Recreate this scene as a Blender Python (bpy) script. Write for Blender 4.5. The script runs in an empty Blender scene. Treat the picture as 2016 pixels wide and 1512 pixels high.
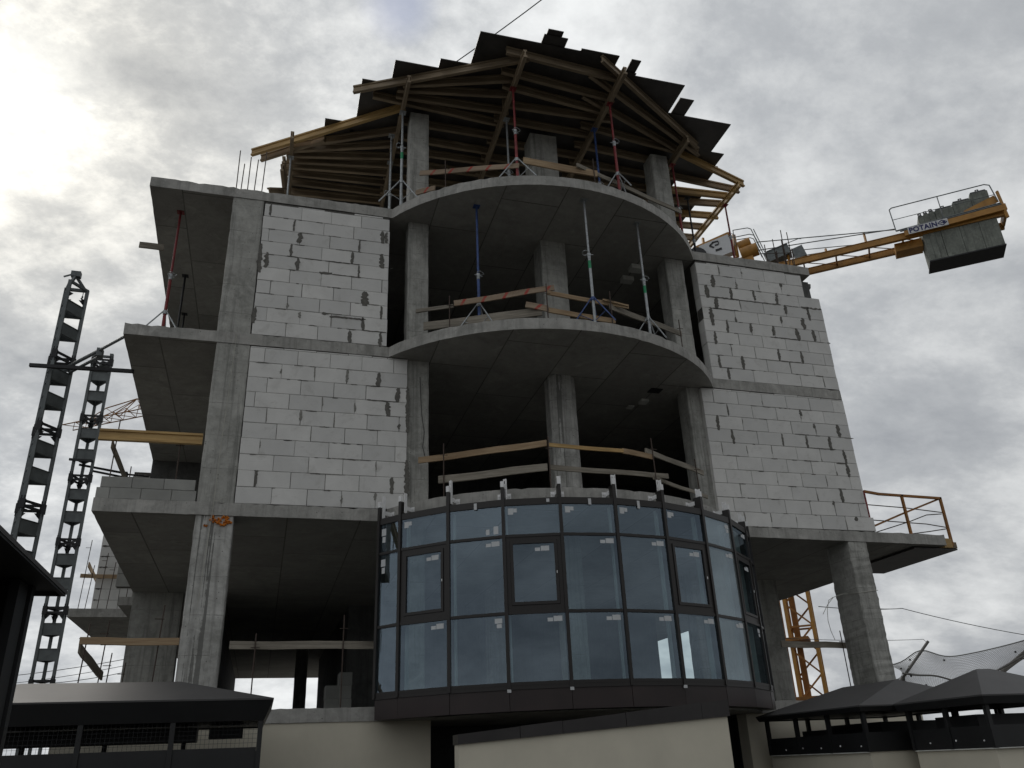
import bpy, math, random
from mathutils import Vector, Matrix
random.seed(11)
R_ = math.radians
scene = bpy.context.scene
col = scene.collection

# ------------------------------------------------------------------ camera
GROUND = -5.85
cam_d = bpy.data.cameras.new("camera")
cam = bpy.data.objects.new("camera", cam_d); col.objects.link(cam)
cam_d.sensor_width = 36.0
cam_d.lens = 28.97
cam_d.clip_start = 0.05
cam_d.clip_end = 3000.0
_r = Vector((0.96183576, -0.27082497, -0.03906168))
_u = Vector((-0.07936997, -0.41275569, 0.90737707))
_f = Vector((0.2618633, 0.86964738, 0.41849855))
_m = Matrix((_r, _u, -_f)).transposed().to_4x4()
_m.translation = Vector((-4.2816, -14.4096, -4.2421))
cam.matrix_world = _m
scene.camera = cam

# ------------------------------------------------------------------ world, sun, exposure
SUN = Vector((-0.288, 0.726, 0.625)).normalized()
SUN_EL = math.asin(SUN.z)
SUN_AZ = math.atan2(SUN.x, SUN.y)
world = bpy.data.worlds.new("World"); scene.world = world
world.use_nodes = True
wn = world.node_tree.nodes; wl = world.node_tree.links
wn.clear()


def wnode(t, **k):
    n = wn.new(t)
    for a, v in k.items():
        setattr(n, a, v)
    return n


def wmath(op, a, b=None):
    n = wnode("ShaderNodeMath", operation=op)
    for i, v in enumerate((a, b)):
        if v is None:
            continue
        if isinstance(v, (int, float)):
            n.inputs[i].default_value = v
        else:
            wl.new(v, n.inputs[i])
    return n.outputs[0]


w_tc = wnode("ShaderNodeTexCoord")
w_nrm = wnode("ShaderNodeVectorMath", operation="NORMALIZE"); wl.new(w_tc.outputs["Generated"], w_nrm.inputs[0])
w_sep = wnode("ShaderNodeSeparateXYZ"); wl.new(w_nrm.outputs[0], w_sep.inputs[0])
w_zz = wmath("ADD", wmath("MAXIMUM", w_sep.outputs["Z"], 0.0), 0.42)
w_cmb = wnode("ShaderNodeCombineXYZ")
wl.new(wmath("DIVIDE", w_sep.outputs["X"], w_zz), w_cmb.inputs[0])
wl.new(wmath("DIVIDE", w_sep.outputs["Y"], w_zz), w_cmb.inputs[1])
w_map = wnode("ShaderNodeMapping"); wl.new(w_cmb.outputs[0], w_map.inputs[0])
w_map.inputs["Location"].default_value = (3.1, 1.7, 0.0)
w_map.inputs["Rotation"].default_value = (0, 0, R_(25))
w_map.inputs["Scale"].default_value = (1.0, 1.25, 1.0)


def wnoise(scale, detail, rough, dist):
    n = wnode("ShaderNodeTexNoise")
    n.inputs["Scale"].default_value = scale
    n.inputs["Detail"].default_value = detail
    n.inputs["Roughness"].default_value = rough
    n.inputs["Distortion"].default_value = dist
    wl.new(w_map.outputs[0], n.inputs["Vector"])
    return n.outputs["Fac"]


w_big = wnoise(1.2, 2.0, 0.5, 0.3)
w_mid = wnoise(3.1, 14.0, 0.62, 0.12)
w_fine = wnoise(12.0, 10.0, 0.66, 0.1)
w_dot = wnode("ShaderNodeVectorMath", operation="DOT_PRODUCT")
wl.new(w_nrm.outputs[0], w_dot.inputs[0]); w_dot.inputs[1].default_value = SUN
w_pos = wmath("MAXIMUM", w_dot.outputs["Value"], 0.0)
# the cloud is more broken and mottled where it is thin, around the sun
w_thin = wmath("POWER", w_pos, 5.0)
w_sum = wmath("ADD", wmath("ADD", wmath("MULTIPLY", w_big, 0.36), wmath("MULTIPLY", w_mid, 0.64)), wmath("MULTIPLY", wmath("SUBTRACT", w_fine, 0.5), wmath("ADD", 0.13, wmath("MULTIPLY", w_thin, 0.36))))
# one thin spot in the layer high above the roof, where blue shows
w_hole = wnode("ShaderNodeVectorMath", operation="DOT_PRODUCT")
wl.new(w_nrm.outputs[0], w_hole.inputs[0]); w_hole.inputs[1].default_value = Vector((0.0866, 0.6452, 0.7591)).normalized()
w_hmask = wmath("POWER", wmath("MAXIMUM", w_hole.outputs["Value"], 0.0), 700.0)
w_ramp = wnode("ShaderNodeValToRGB"); wl.new(w_sum, w_ramp.inputs[0])
w_ramp.color_ramp.interpolation = "B_SPLINE"
el = w_ramp.color_ramp.elements
el[0].position = 0.30; el[0].color = (0.215, 0.226, 0.245, 1)
el[1].position = 0.64; el[1].color = (0.63, 0.635, 0.63, 1)
e = el.new(0.45); e.color = (0.34, 0.351, 0.364, 1)
e = el.new(0.53); e.color = (0.45, 0.457, 0.46, 1)
# light scattered through the layer: strongest round the hidden sun, fading away from it
w_glow = wmath("ADD", wmath("ADD", wmath("MULTIPLY", wmath("POWER", w_pos, 300.0), 0.85), wmath("MULTIPLY", wmath("POWER", w_pos, 34.0), 0.26)), wmath("ADD", 0.74, wmath("MULTIPLY", w_dot.outputs["Value"], 0.30)))
w_cl = wnode("ShaderNodeVectorMath", operation="SCALE"); wl.new(w_ramp.outputs[0], w_cl.inputs[0]); wl.new(w_glow, w_cl.inputs["Scale"])
w_warm = wnode("ShaderNodeMix", data_type="RGBA"); wl.new(wmath("POWER", w_pos, 30.0), w_warm.inputs[0])
w_warm.inputs[6].default_value = (9.9, 10.0, 10.1, 1); w_warm.inputs[7].default_value = (10.7, 10.2, 9.2, 1)
w_cl10 = wnode("ShaderNodeVectorMath", operation="MULTIPLY"); wl.new(w_cl.outputs[0], w_cl10.inputs[0]); wl.new(w_warm.outputs[2], w_cl10.inputs[1])
w_sky = wnode("ShaderNodeTexSky", sky_type="NISHITA", sun_disc=False)
w_sky.sun_elevation = SUN_EL; w_sky.sun_rotation = SUN_AZ
w_sky.air_density = 1.0; w_sky.dust_density = 1.2
w_gap = wnode("ShaderNodeMapRange"); wl.new(wmath("SUBTRACT", wmath("MULTIPLY", w_hmask, 1.3), w_mid), w_gap.inputs[0])
w_gap.inputs[1].default_value = 0.05; w_gap.inputs[2].default_value = 0.75
w_gap.inputs[3].default_value = 1.0; w_gap.inputs[4].default_value = 0.30
w_cover = w_gap.outputs[0]
w_mix = wnode("ShaderNodeMix", data_type="RGBA")
w_skd = wnode("ShaderNodeVectorMath", operation="SCALE"); wl.new(w_sky.outputs[0], w_skd.inputs[0]); w_skd.inputs["Scale"].default_value = 0.7
wl.new(w_cover, w_mix.inputs[0]); wl.new(w_skd.outputs[0], w_mix.inputs[6]); wl.new(w_cl10.outputs[0], w_mix.inputs[7])
w_bg = wnode("ShaderNodeBackground"); w_bg.inputs["Strength"].default_value = 0.1
wl.new(w_mix.outputs[2], w_bg.inputs["Color"])
w_out = wnode("ShaderNodeOutputWorld"); wl.new(w_bg.outputs[0], w_out.inputs[0])

sun_d = bpy.data.lights.new("sun", "SUN"); sun_d.energy = 0.7; sun_d.angle = R_(16); sun_d.color = (1.0, 0.95, 0.87)
sun_o = bpy.data.objects.new("sun", sun_d); col.objects.link(sun_o)
sun_o.rotation_euler = SUN.to_track_quat("Z", "Y").to_euler()

scene.view_settings.view_transform = "Standard"
scene.view_settings.look = "None"
scene.view_settings.exposure = 0.62
scene.view_settings.gamma = 1.0
scene.view_settings.use_curve_mapping = False
scene.render.engine = "CYCLES"
scene.cycles.use_denoising = True
scene.cycles.max_bounces = 8
scene.cycles.diffuse_bounces = 4
scene.cycles.transparent_max_bounces = 16
scene.cycles.sample_clamp_indirect = 4.0

# ------------------------------------------------------------------ materials
MATS = {}


class NT:
    """small wrapper for building one material's node tree"""
    def __init__(s, name):
        m = bpy.data.materials.new(name); m.use_nodes = True
        s.m = m; s.n = m.node_tree.nodes; s.l = m.node_tree.links
        s.p = s.n["Principled BSDF"]; s.out = s.n["Material Output"]
        MATS[name] = m

    def node(s, t, ins=None, **k):
        n = s.n.new(t)
        for a, v in k.items():
            setattr(n, a, v)
        for a, v in (ins or {}).items():
            if hasattr(v, "is_linked") or hasattr(v, "links"):
                s.l.new(v, n.inputs[a])
            else:
                n.inputs[a].default_value = v
        return n

    def pos(s):
        return s.node("ShaderNodeNewGeometry").outputs["Position"]

    def ocoord(s):
        return s.node("ShaderNodeTexCoord").outputs["Object"]

    def rnd(s):
        return s.node("ShaderNodeObjectInfo").outputs["Random"]

    def mapping(s, vec, scale=(1, 1, 1), rot=(0, 0, 0), loc=(0, 0, 0)):
        return s.node("ShaderNodeMapping", {"Vector": vec, "Scale": scale, "Rotation": rot, "Location": loc}).outputs[0]

    def noise(s, vec, scale, detail=4.0, rough=0.55, dist=0.0):
        return s.node("ShaderNodeTexNoise", {"Vector": vec, "Scale": scale, "Detail": detail, "Roughness": rough, "Distortion": dist}).outputs["Fac"]

    def ramp(s, fac, stops):
        n = s.node("ShaderNodeValToRGB", {"Fac": fac})
        e = n.color_ramp.elements
        e[0].position, e[0].color = stops[0][0], (*stops[0][1], 1)
        e[1].position, e[1].color = stops[-1][0], (*stops[-1][1], 1)
        for p, c in stops[1:-1]:
            x = e.new(p); x.color = (*c, 1)
        return n.outputs[0]

    def mix(s, fac, a, b, mode="MIX"):
        n = s.node("ShaderNodeMix", data_type="RGBA", blend_type=mode)
        for i, v in ((0, fac), (6, a), (7, b)):
            if hasattr(v, "links"):
                s.l.new(v, n.inputs[i])
            elif i == 0:
                n.inputs[i].default_value = v
            else:
                n.inputs[i].default_value = (*v, 1) if len(v) == 3 else v
        return n.outputs[2]

    def math(s, op, a, b=0.0):
        n = s.node("ShaderNodeMath", operation=op)
        for i, v in ((0, a), (1, b)):
            if hasattr(v, "links"):
                s.l.new(v, n.inputs[i])
            else:
                n.inputs[i].default_value = v
        return n.outputs[0]

    def col(s, c):
        if hasattr(c, "links"):
            s.l.new(c, s.p.inputs["Base Color"])
        else:
            s.p.inputs["Base Color"].default_value = (*c, 1)

    def set(s, **k):
        for a, v in k.items():
            a = a.replace("_", " ")
            if hasattr(v, "links"):
                s.l.new(v, s.p.inputs[a])
            else:
                s.p.inputs[a].default_value = v

    def bump(s, h, strength, dist):
        b = s.node("ShaderNodeBump", {"Height": h, "Strength": strength, "Distance": dist})
        s.l.new(b.outputs[0], s.p.inputs["Normal"])


def concrete(name, dark, light, stain=0.5, streaks=True, grid=None, boards=False, drips=False):
    t = NT(name); p = t.pos()
    a = t.noise(p, 1.3, 7, 0.68, 0.6)
    b = t.noise(p, 8.0, 7, 0.7, 0.3)
    f = t.math("ADD", t.math("MULTIPLY", a, 0.62), t.math("MULTIPLY", b, 0.38))
    c = t.ramp(f, [(0.36, dark), (0.5, tuple(x * .45 + y * .55 for x, y in zip(dark, light))), (0.63, light)])
    pale = t.noise(t.mapping(p, (1.0, 1.0, 0.8), loc=(4, 2, 9)), 2.6, 5, 0.6, 0.8)
    c = t.mix(t.node("ShaderNodeMapRange", {0: pale, 1: 0.58, 2: 0.68, 3: 0.0, 4: 0.45}).outputs[0], c, tuple(min(1, x * 1.25) for x in light))
    if streaks:
        sv = t.mapping(p, (7.5, 7.5, 0.4))
        st = t.noise(sv, 1.0, 7, 0.66, 0.25)
        c = t.mix(t.node("ShaderNodeMapRange", {0: st, 1: 0.50, 2: 0.66, 3: 0.0, 4: stain}).outputs[0], c, tuple(x * 0.50 for x in dark))
        fine = t.noise(t.mapping(p, (26, 26, 0.9)), 1.0, 4, 0.6)
        c = t.mix(t.node("ShaderNodeMapRange", {0: fine, 1: 0.60, 2: 0.70, 3: 0.0, 4: stain * .7}).outputs[0], c, tuple(x * 0.55 for x in dark))
    if drips:    # long dark runs where grout leaked from the shutter joints
        dr = t.noise(t.mapping(p, (15, 15, 0.22), loc=(1.7, 0, 3.1)), 1.0, 3, 0.5, 0.5)
        edge = t.noise(p, 14.0, 4, 0.6)
        dd = t.math("ADD", dr, t.math("MULTIPLY", t.math("SUBTRACT", edge, 0.5), 0.16))
        c = t.mix(t.node("ShaderNodeMapRange", {0: dd, 1: 0.575, 2: 0.605, 3: 0.0, 4: 0.8}).outputs[0], c, tuple(x * 0.45 for x in dark))
    if boards:   # marks left by the shutter joints
        sp = t.node("ShaderNodeSeparateXYZ", {0: p})
        wob = t.math("MULTIPLY", t.noise(p, 6.0, 3), 0.03)
        hz_f = t.math("FRACT", t.math("DIVIDE", t.math("ADD", sp.outputs[2], wob), 0.62))
        hl = t.math("LESS_THAN", hz_f, 0.022)
        br_ = t.node("ShaderNodeMapRange", {0: b, 1: 0.42, 2: 0.6, 3: 0.0, 4: 0.6}).outputs[0]
        c = t.mix(t.math("MULTIPLY", hl, br_), c, tuple(x * 0.4 for x in dark))
    v = t.node("ShaderNodeTexVoronoi", {"Vector": p, "Scale": 11.0, "Randomness": 1.0}).outputs["Distance"]
    pit = t.node("ShaderNodeMapRange", {0: v, 1: 0.06, 2: 0.12, 3: 1.0, 4: 0.0}).outputs[0]
    keep = t.node("ShaderNodeMapRange", {0: t.noise(p, 3.0, 2), 1: 0.47, 2: 0.55, 3: 0.0, 4: 0.9}).outputs[0]
    c = t.mix(t.math("MULTIPLY", pit, keep), c, tuple(x * 0.30 for x in dark))
    if grid:
        gx, gy, ox, oy = grid
        q = t.node("ShaderNodeTexBrick", {"Vector": t.mapping(p, (1, 1, 1), (0, 0, R_(90)), (ox, oy, 0)), "Color1": (0, 0, 0, 1), "Color2": (0.5, 0.5, 0.5, 1), "Mortar": (1, 1, 1, 1),
                                          "Scale": 1.0, "Mortar Size": 0.014, "Mortar Smooth": 0.3, "Brick Width": gx, "Row Height": gy}, offset=0.5)
        g = q.outputs["Fac"]
        c = t.mix(t.math("MULTIPLY", g, t.node("ShaderNodeMapRange", {0: a, 1: 0.4, 2: 0.6, 3: 0.15, 4: 0.9}).outputs[0]), c, tuple(x * 0.25 for x in dark))
        tone = t.node("ShaderNodeRGBToBW", {0: q.outputs["Color"]}).outputs[0]
        c = t.mix(t.math("MULTIPLY", tone, 0.7), c, tuple(x * 0.55 for x in dark))
    t.col(c); t.set(Roughness=0.92)
    t.bump(t.math("ADD", b, t.math("MULTIPLY", t.noise(p, 45, 3), 0.35)), 0.55, 0.014)
    return t.m


concrete("concrete", (0.225, 0.226, 0.207), (0.46, 0.455, 0.425), 0.55, True, None, True)
concrete("concrete_column_stained", (0.27, 0.268, 0.25), (0.56, 0.555, 0.53), 0.5, True, None, True, True)
concrete("concrete_slab", (0.25, 0.248, 0.23), (0.44, 0.43, 0.405), 0.4, True)
concrete("concrete_soffit", (0.26, 0.252, 0.232), (0.40, 0.39, 0.36), 0.25, False, (2.5, 1.25, 0.09, 0.35))
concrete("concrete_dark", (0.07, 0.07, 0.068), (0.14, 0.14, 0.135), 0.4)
concrete("counterweight_concrete", (0.115, 0.125, 0.11), (0.24, 0.255, 0.225), 0.5)


def simple(name, c, rough=0.6, metal=0.0, var=0.15, scale=6.0, bump=0.0, spec=0.5, objrand=0.0, local=False):
    t = NT(name); p = t.ocoord() if local else t.pos()
    n = t.noise(p, scale, 5, 0.6, 0.2)
    k = t.ramp(n, [(0.3, tuple(x * (1 - var) for x in c)), (0.7, tuple(min(1, x * (1 + var)) for x in c))])
    if objrand:
        k = t.mix(t.math("MULTIPLY", t.rnd(), objrand), k, tuple(x * 0.45 for x in c))
    t.col(k); t.set(Roughness=rough, Metallic=metal)
    t.p.inputs["Specular IOR Level"].default_value = spec
    if bump:
        t.bump(t.noise(p, scale * 6, 4), bump, 0.01)
    return t.m


# aerated concrete blocks: tone differs from block to block
t = NT("aerated_block"); p = t.pos()
n1 = t.noise(p, 2.2, 5, 0.6, 0.3)
c = t.ramp(n1, [(0.3, (0.64, 0.632, 0.61)), (0.7, (0.76, 0.752, 0.725))])
c = t.mix(t.math("MULTIPLY", t.rnd(), 0.6), c, (0.51, 0.51, 0.50))
bl = t.noise(t.mapping(p, (1, 1, 1), (0, 0, 0), (7, 3, 5)), 4.5, 6, 0.65, 0.6)
c = t.mix(t.node("ShaderNodeMapRange", {0: bl, 1: 0.56, 2: 0.74, 3: 0.0, 4: 0.5}).outputs[0], c, (0.42, 0.41, 0.38))
scr = t.noise(t.mapping(p, (3, 3, 14)), 2.0, 3, 0.5)
c = t.mix(t.node("ShaderNodeMapRange", {0: scr, 1: 0.62, 2: 0.75, 3: 0.0, 4: 0.35}).outputs[0], c, (0.42, 0.415, 0.40))
t.col(c); t.set(Roughness=0.95); t.bump(t.noise(p, 60, 4), 0.3, 0.006)

t = NT("aerated_block_grey"); p = t.pos()
c = t.ramp(t.noise(p, 2.5, 5, 0.6), [(0.3, (0.30, 0.30, 0.28)), (0.7, (0.41, 0.41, 0.385))])
c = t.mix(t.math("MULTIPLY", t.rnd(), 0.5), c, (0.20, 0.20, 0.19))
t.col(c); t.set(Roughness=0.95); t.bump(t.noise(p, 60, 4), 0.3, 0.006)
simple("mortar", (0.09, 0.085, 0.078), 0.95, 0, 0.3, 12, 0.5)
simple("mortar_thin", (0.24, 0.235, 0.215), 0.95, 0, 0.3, 20, 0.6)
simple("mortar_smear", (0.135, 0.13, 0.117), 0.95, 0, 0.25, 14, 0.6)


def wood(name, dark, light, rough=0.75, stripes=False, gloss=0.3):
    t = NT(name); o = t.ocoord()
    off = t.node("ShaderNodeVectorMath", {0: o, 1: t.node("ShaderNodeCombineXYZ", {0: t.math("MULTIPLY", t.rnd(), 37.0), 1: t.math("MULTIPLY", t.rnd(), 11.0)}).outputs[0]}, operation="ADD").outputs[0]
    g = t.noise(t.mapping(off, (1.6, 26, 26)), 1.0, 6, 0.6, 0.6)
    b = t.noise(t.mapping(off, (1.2, 5, 5)), 1.0, 3, 0.5)
    c = t.ramp(g, [(0.3, dark), (0.62, light)])
    c = t.mix(t.node("ShaderNodeMapRange", {0: b, 1: 0.45, 2: 0.68, 3: 0.0, 4: 0.55}).outputs[0], c, tuple(x * 0.6 for x in dark))
    c = t.mix(t.math("MULTIPLY", t.rnd(), 0.35), c, tuple(x * 0.55 for x in dark))
    if stripes:
        sp = t.node("ShaderNodeSeparateXYZ", {0: o})
        u = t.math("ADD", sp.outputs[0], t.math("MULTIPLY", sp.outputs[2], -0.7))
        fr = t.math("FRACT", t.math("DIVIDE", u, 0.42))
        on = t.math("LESS_THAN", fr, 0.15)
        wear = t.node("ShaderNodeMapRange", {0: g, 1: 0.35, 2: 0.6, 3: 0.35, 4: 0.95}).outputs[0]
        c = t.mix(t.math("MULTIPLY", on, wear), c, (0.40, 0.035, 0.03))
    t.col(c); t.set(Roughness=rough); t.p.inputs["Specular IOR Level"].default_value = gloss
    t.bump(g, 0.3, 0.004)
    return t.m


wood("timber_pale", (0.30, 0.20, 0.115), (0.47, 0.35, 0.22))
wood("timber_grey", (0.17, 0.15, 0.12), (0.32, 0.29, 0.24))
wood("timber_striped", (0.28, 0.20, 0.135), (0.43, 0.34, 0.25), stripes=True)
wood("timber_beam_shaded", (0.21, 0.16, 0.108), (0.39, 0.305, 0.205), 0.6)  # weathered grey-brown, with the shade under the deck put into the tone
wood("timber_beam_yellow", (0.38, 0.235, 0.09), (0.56, 0.38, 0.16), 0.5)  # yellow timber; on roof beams the tone stands for sunlight coming through
simple("formwork_plywood", (0.045, 0.040, 0.036), 0.42, 0, 0.45, 2.5, 0.0, 0.5)
simple("plywood_edge", (0.26, 0.18, 0.10), 0.8)
simple("mullion_brown", (0.013, 0.0105, 0.0095), 0.45, 0.0, 0.15, 3, 0.0, 0.5)
simple("apron_brown", (0.024, 0.015, 0.0145), 0.5, 0.0, 0.35, 1.7, 0.0, 0.5)
simple("aluminium", (0.80, 0.80, 0.80), 0.5, 0.0, 0.10, 8)
simple("white_paper", (0.60, 0.62, 0.63), 0.8, 0, 0.05)
simple("inner_curb", (0.42, 0.46, 0.45), 0.7, 0, 0.06)
simple("red_paint", (0.20, 0.020, 0.022), 0.5, 0, 0.45, 9)
simple("blue_paint", (0.035, 0.075, 0.22), 0.5, 0, 0.45, 9)
simple("galvanised", (0.36, 0.38, 0.39), 0.45, 0.5, 0.2, 14)
simple("green_label", (0.02, 0.28, 0.12), 0.6)
simple("dark_steel", (0.135, 0.15, 0.152), 0.55, 0.2, 0.25, 5)
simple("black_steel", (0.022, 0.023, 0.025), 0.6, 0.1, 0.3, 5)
simple("rebar_rust", (0.070, 0.050, 0.040), 0.8, 0.2, 0.35, 20)
simple("cable_black", (0.02, 0.02, 0.02), 0.7)
simple("cord_white", (0.42, 0.41, 0.36), 0.9)
simple("cream_plaster", (0.63, 0.59, 0.485), 0.9, 0, 0.07, 1.2, 0.25)
simple("hood_metal", (0.014, 0.0145, 0.0155), 0.5, 0.1, 0.2, 3)
simple("hood_roof_metal", (0.068, 0.066, 0.066), 0.6, 0.2, 0.10, 2.5)
simple("coping_metal", (0.030, 0.027, 0.027), 0.45, 0.2, 0.25, 2.5)
simple("crane_yellow", (0.37, 0.18, 0.032), 0.5, 0, 0.22, 2.0)
simple("crane_yellow_dirty", (0.27, 0.115, 0.022), 0.6, 0, 0.3, 2.0)
simple("sign_white", (0.56, 0.57, 0.58), 0.6, 0, 0.04)
simple("sign_navy", (0.012, 0.016, 0.10), 0.6)
simple("net_grey", (0.17, 0.165, 0.155), 0.9)
simple("foam_orange", (0.55, 0.17, 0.015), 0.85, 0, 0.3, 25, 0.6)
simple("ground_gravel", (0.065, 0.063, 0.058), 0.95, 0, 0.3, 1.5, 0.4)
simple("ledge_white", (0.62, 0.62, 0.58), 0.8)

# insulated glass: slightly tinted sheet that reflects the sky
def glass(name, film):
    t = NT(name)
    t.n.remove(t.p)
    tr = t.node("ShaderNodeBsdfTransparent", {"Color": (0.80, 0.87, 0.88, 1)})
    gl = t.node("ShaderNodeBsdfGlossy", {"Color": (0.66, 0.83, 1.0, 1), "Roughness": 0.01})
    wv = t.noise(t.pos(), 0.7, 1, 0.5)
    bp = t.node("ShaderNodeBump", {"Height": wv, "Strength": 0.05, "Distance": 0.05})
    r1 = t.rnd(); r2 = t.math("FRACT", t.math("MULTIPLY", r1, 17.31)); r3 = t.math("FRACT", t.math("MULTIPLY", r1, 57.7))
    off = t.node("ShaderNodeCombineXYZ", {0: t.math("MULTIPLY", t.math("SUBTRACT", r1, 0.5), 0.09), 1: t.math("MULTIPLY", t.math("SUBTRACT", r2, 0.5), 0.05), 2: t.math("MULTIPLY", t.math("SUBTRACT", r3, 0.35), 0.16)}).outputs[0]
    nv = t.node("ShaderNodeVectorMath", {0: t.node("ShaderNodeVectorMath", {0: bp.outputs[0], 1: off}, operation="ADD").outputs[0]}, operation="NORMALIZE")
    t.l.new(nv.outputs[0], gl.inputs["Normal"])
    fr = t.node("ShaderNodeFresnel", {"IOR": 2.2})
    front = t.math("SUBTRACT", 1.0, t.node("ShaderNodeNewGeometry").outputs["Backfacing"])
    ms = t.node("ShaderNodeMixShader", {0: t.math("MULTIPLY", fr.outputs[0], front), 1: tr.outputs[0], 2: gl.outputs[0]})
    res = ms.outputs[0]
    if film:    # protective film still on the pane
        df = t.node("ShaderNodeBsdfDiffuse", {"Color": (0.62, 0.68, 0.68, 1)})
        dust = t.node("ShaderNodeMapRange", {0: t.noise(t.pos(), 2.0, 4), 1: 0.3, 2: 0.7, 3: film * .8, 4: film * 1.2}).outputs[0]
        res = t.node("ShaderNodeMixShader", {0: dust, 1: res, 2: df.outputs[0]}).outputs[0]
    t.l.new(res, t.out.inputs[0])


glass("glass", 0.0)
glass("glass_film", 0.22)


# ------------------------------------------------------------------ mesh helpers
class MB:
    def __init__(s):
        s.v = []; s.f = []

    def add(s, vs, fs):
        b = len(s.v); s.v += [tuple(v) for v in vs]
        s.f += [tuple(b + i for i in f) for f in fs]
        return s

    def box(s, x0, x1, y0, y1, z0, z1):
        v = [(x0, y0, z0), (x1, y0, z0), (x1, y1, z0), (x0, y1, z0), (x0, y0, z1), (x1, y0, z1), (x1, y1, z1), (x0, y1, z1)]
        return s.add(v, [(0, 3, 2, 1), (4, 5, 6, 7), (0, 1, 5, 4), (1, 2, 6, 5), (2, 3, 7, 6), (3, 0, 4, 7)])

    def hexa(s, b, t_):
        """b: 4 bottom corners counter-clockwise from above, t_: 4 top corners"""
        return s.add(list(b) + list(t_), [(0, 3, 2, 1), (4, 5, 6, 7), (0, 1, 5, 4), (1, 2, 6, 5), (2, 3, 7, 6), (3, 0, 4, 7)])

    def bar(s, p, q, w, h, up=(0, 0, 1)):
        p = Vector(p); q = Vector(q); d = (q - p).normalized(); up = Vector(up)
        if abs(d.dot(up)) > 0.98:
            up = Vector((0, 1, 0)) if abs(d.y) < 0.9 else Vector((1, 0, 0))
        side = d.cross(up).normalized(); u = side.cross(d).normalized()
        side *= w / 2; u *= h / 2
        a = [p - side - u, p + side - u, q + side - u, q - side - u]
        b = [p - side + u, p + side + u, q + side + u, q - side + u]
        return s.hexa(a, b)

    def tube(s, p, q, r, n=8, r2=None, cap=True):
        p = Vector(p); q = Vector(q); d = (q - p).normalized()
        a = d.orthogonal().normalized(); b = d.cross(a)
        r2 = r if r2 is None else r2
        vs = []
        for c, rr in ((p, r), (q, r2)):
            for i in range(n):
                t_ = 2 * math.pi * i / n
                vs.append(c + rr * (math.cos(t_) * a + math.sin(t_) * b))
        fs = [(i, (i + 1) % n, n + (i + 1) % n, n + i) for i in range(n)]
        if cap:
            fs += [tuple(range(n - 1, -1, -1)), tuple(range(n, 2 * n))]
        return s.add(vs, fs)

    def path(s, pts, r, n=6):
        for a, b in zip(pts, pts[1:]):
            s.tube(a, b, r, n)
        return s

    def prism(s, poly, z0, z1, zf=None):
        n = len(poly); zf = zf or (lambda x: 0.0)
        vs = [(x, y, z0 + zf(x)) for x, y in poly] + [(x, y, z1 + zf(x)) for x, y in poly]
        fs = [tuple(range(n - 1, -1, -1)), tuple(range(n, 2 * n))] + [(i, (i + 1) % n, n + (i + 1) % n, n + i) for i in range(n)]
        return s.add(vs, fs)

    def shift(s, d):
        s.v = [(x + d[0], y + d[1], z + d[2]) for x, y, z in s.v]; return s

    def mesh(s, name, mat):
        me = bpy.data.meshes.new(name); me.from_pydata(s.v, [], s.f); me.validate(); me.update()
        me.materials.append(MATS[mat])
        return me


ORIGIN = {}


def link(name, me, parent=None, loc=(0, 0, 0), rot=None):
    o = bpy.data.objects.new(name, me); col.objects.link(o)
    l = Vector(loc)
    if parent is not None:
        o.parent = parent
        l = l - ORIGIN.get(parent.name, Vector((0, 0, 0)))
    o.location = l
    if rot is not None:
        o.rotation_euler = rot
    ORIGIN[o.name] = Vector(loc)
    return o


def part(name, mb, mat, parent):
    return link(name, mb.mesh(name, mat), parent)


def tag(o, label, cat, group=None, kind=None):
    if label:
        o["label"] = label
    if cat:
        o["category"] = cat
    if group:
        o["group"] = group
    if kind:
        o["kind"] = kind
    return o


def thing(name, label, cat, loc, group=None):
    o = bpy.data.objects.new(name, None); col.objects.link(o)
    o.location = loc; o.empty_display_size = 0.2
    ORIGIN[o.name] = Vector(loc)
    return tag(o, label, cat, group)


def single(name, mb, mat, label, cat, group=None):
    return tag(link(name, mb.mesh(name, mat)), label, cat, group)


def structure(name, mb, mat, parent=None):
    o = link(name, mb.mesh(name, mat), parent); o["kind"] = "structure"; return o


def smooth(o, ang=40):
    for p_ in o.data.polygons:
        p_.use_smooth = True
    try:
        o.data.set_sharp_from_angle(angle=R_(ang))
    except Exception:
        pass
    return o


ORD = ["first", "second", "third", "fourth", "fifth", "sixth", "seventh", "eighth", "ninth", "tenth", "eleventh", "twelfth"]


def tilt(x):
    """the floors drop a little towards the right"""
    return -0.0066 * (x + 3.5) if x > -3.5 else 0.0


# ------------------------------------------------------------------ ground
structure("ground", MB().add([(-900, -900, GROUND), (900, -900, GROUND), (900, 900, GROUND), (-900, 900, GROUND)], [(0, 1, 2, 3)]), "ground_gravel")

# ------------------------------------------------------------------ the building
BC = Vector((1.09, 2.42)); BR = 4.27          # centre and radius of the round bay
bld = thing("unfinished_building", "grey concrete and white block building shell with a round bay, under construction", "building", (1.0, 0.0, GROUND))


def arc(r, a0, a1, n):
    return [(BC.x + r * math.sin(R_(a0 + (a1 - a0) * i / n)), BC.y - r * math.cos(R_(a0 + (a1 - a0) * i / n))) for i in range(n + 1)]


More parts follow.
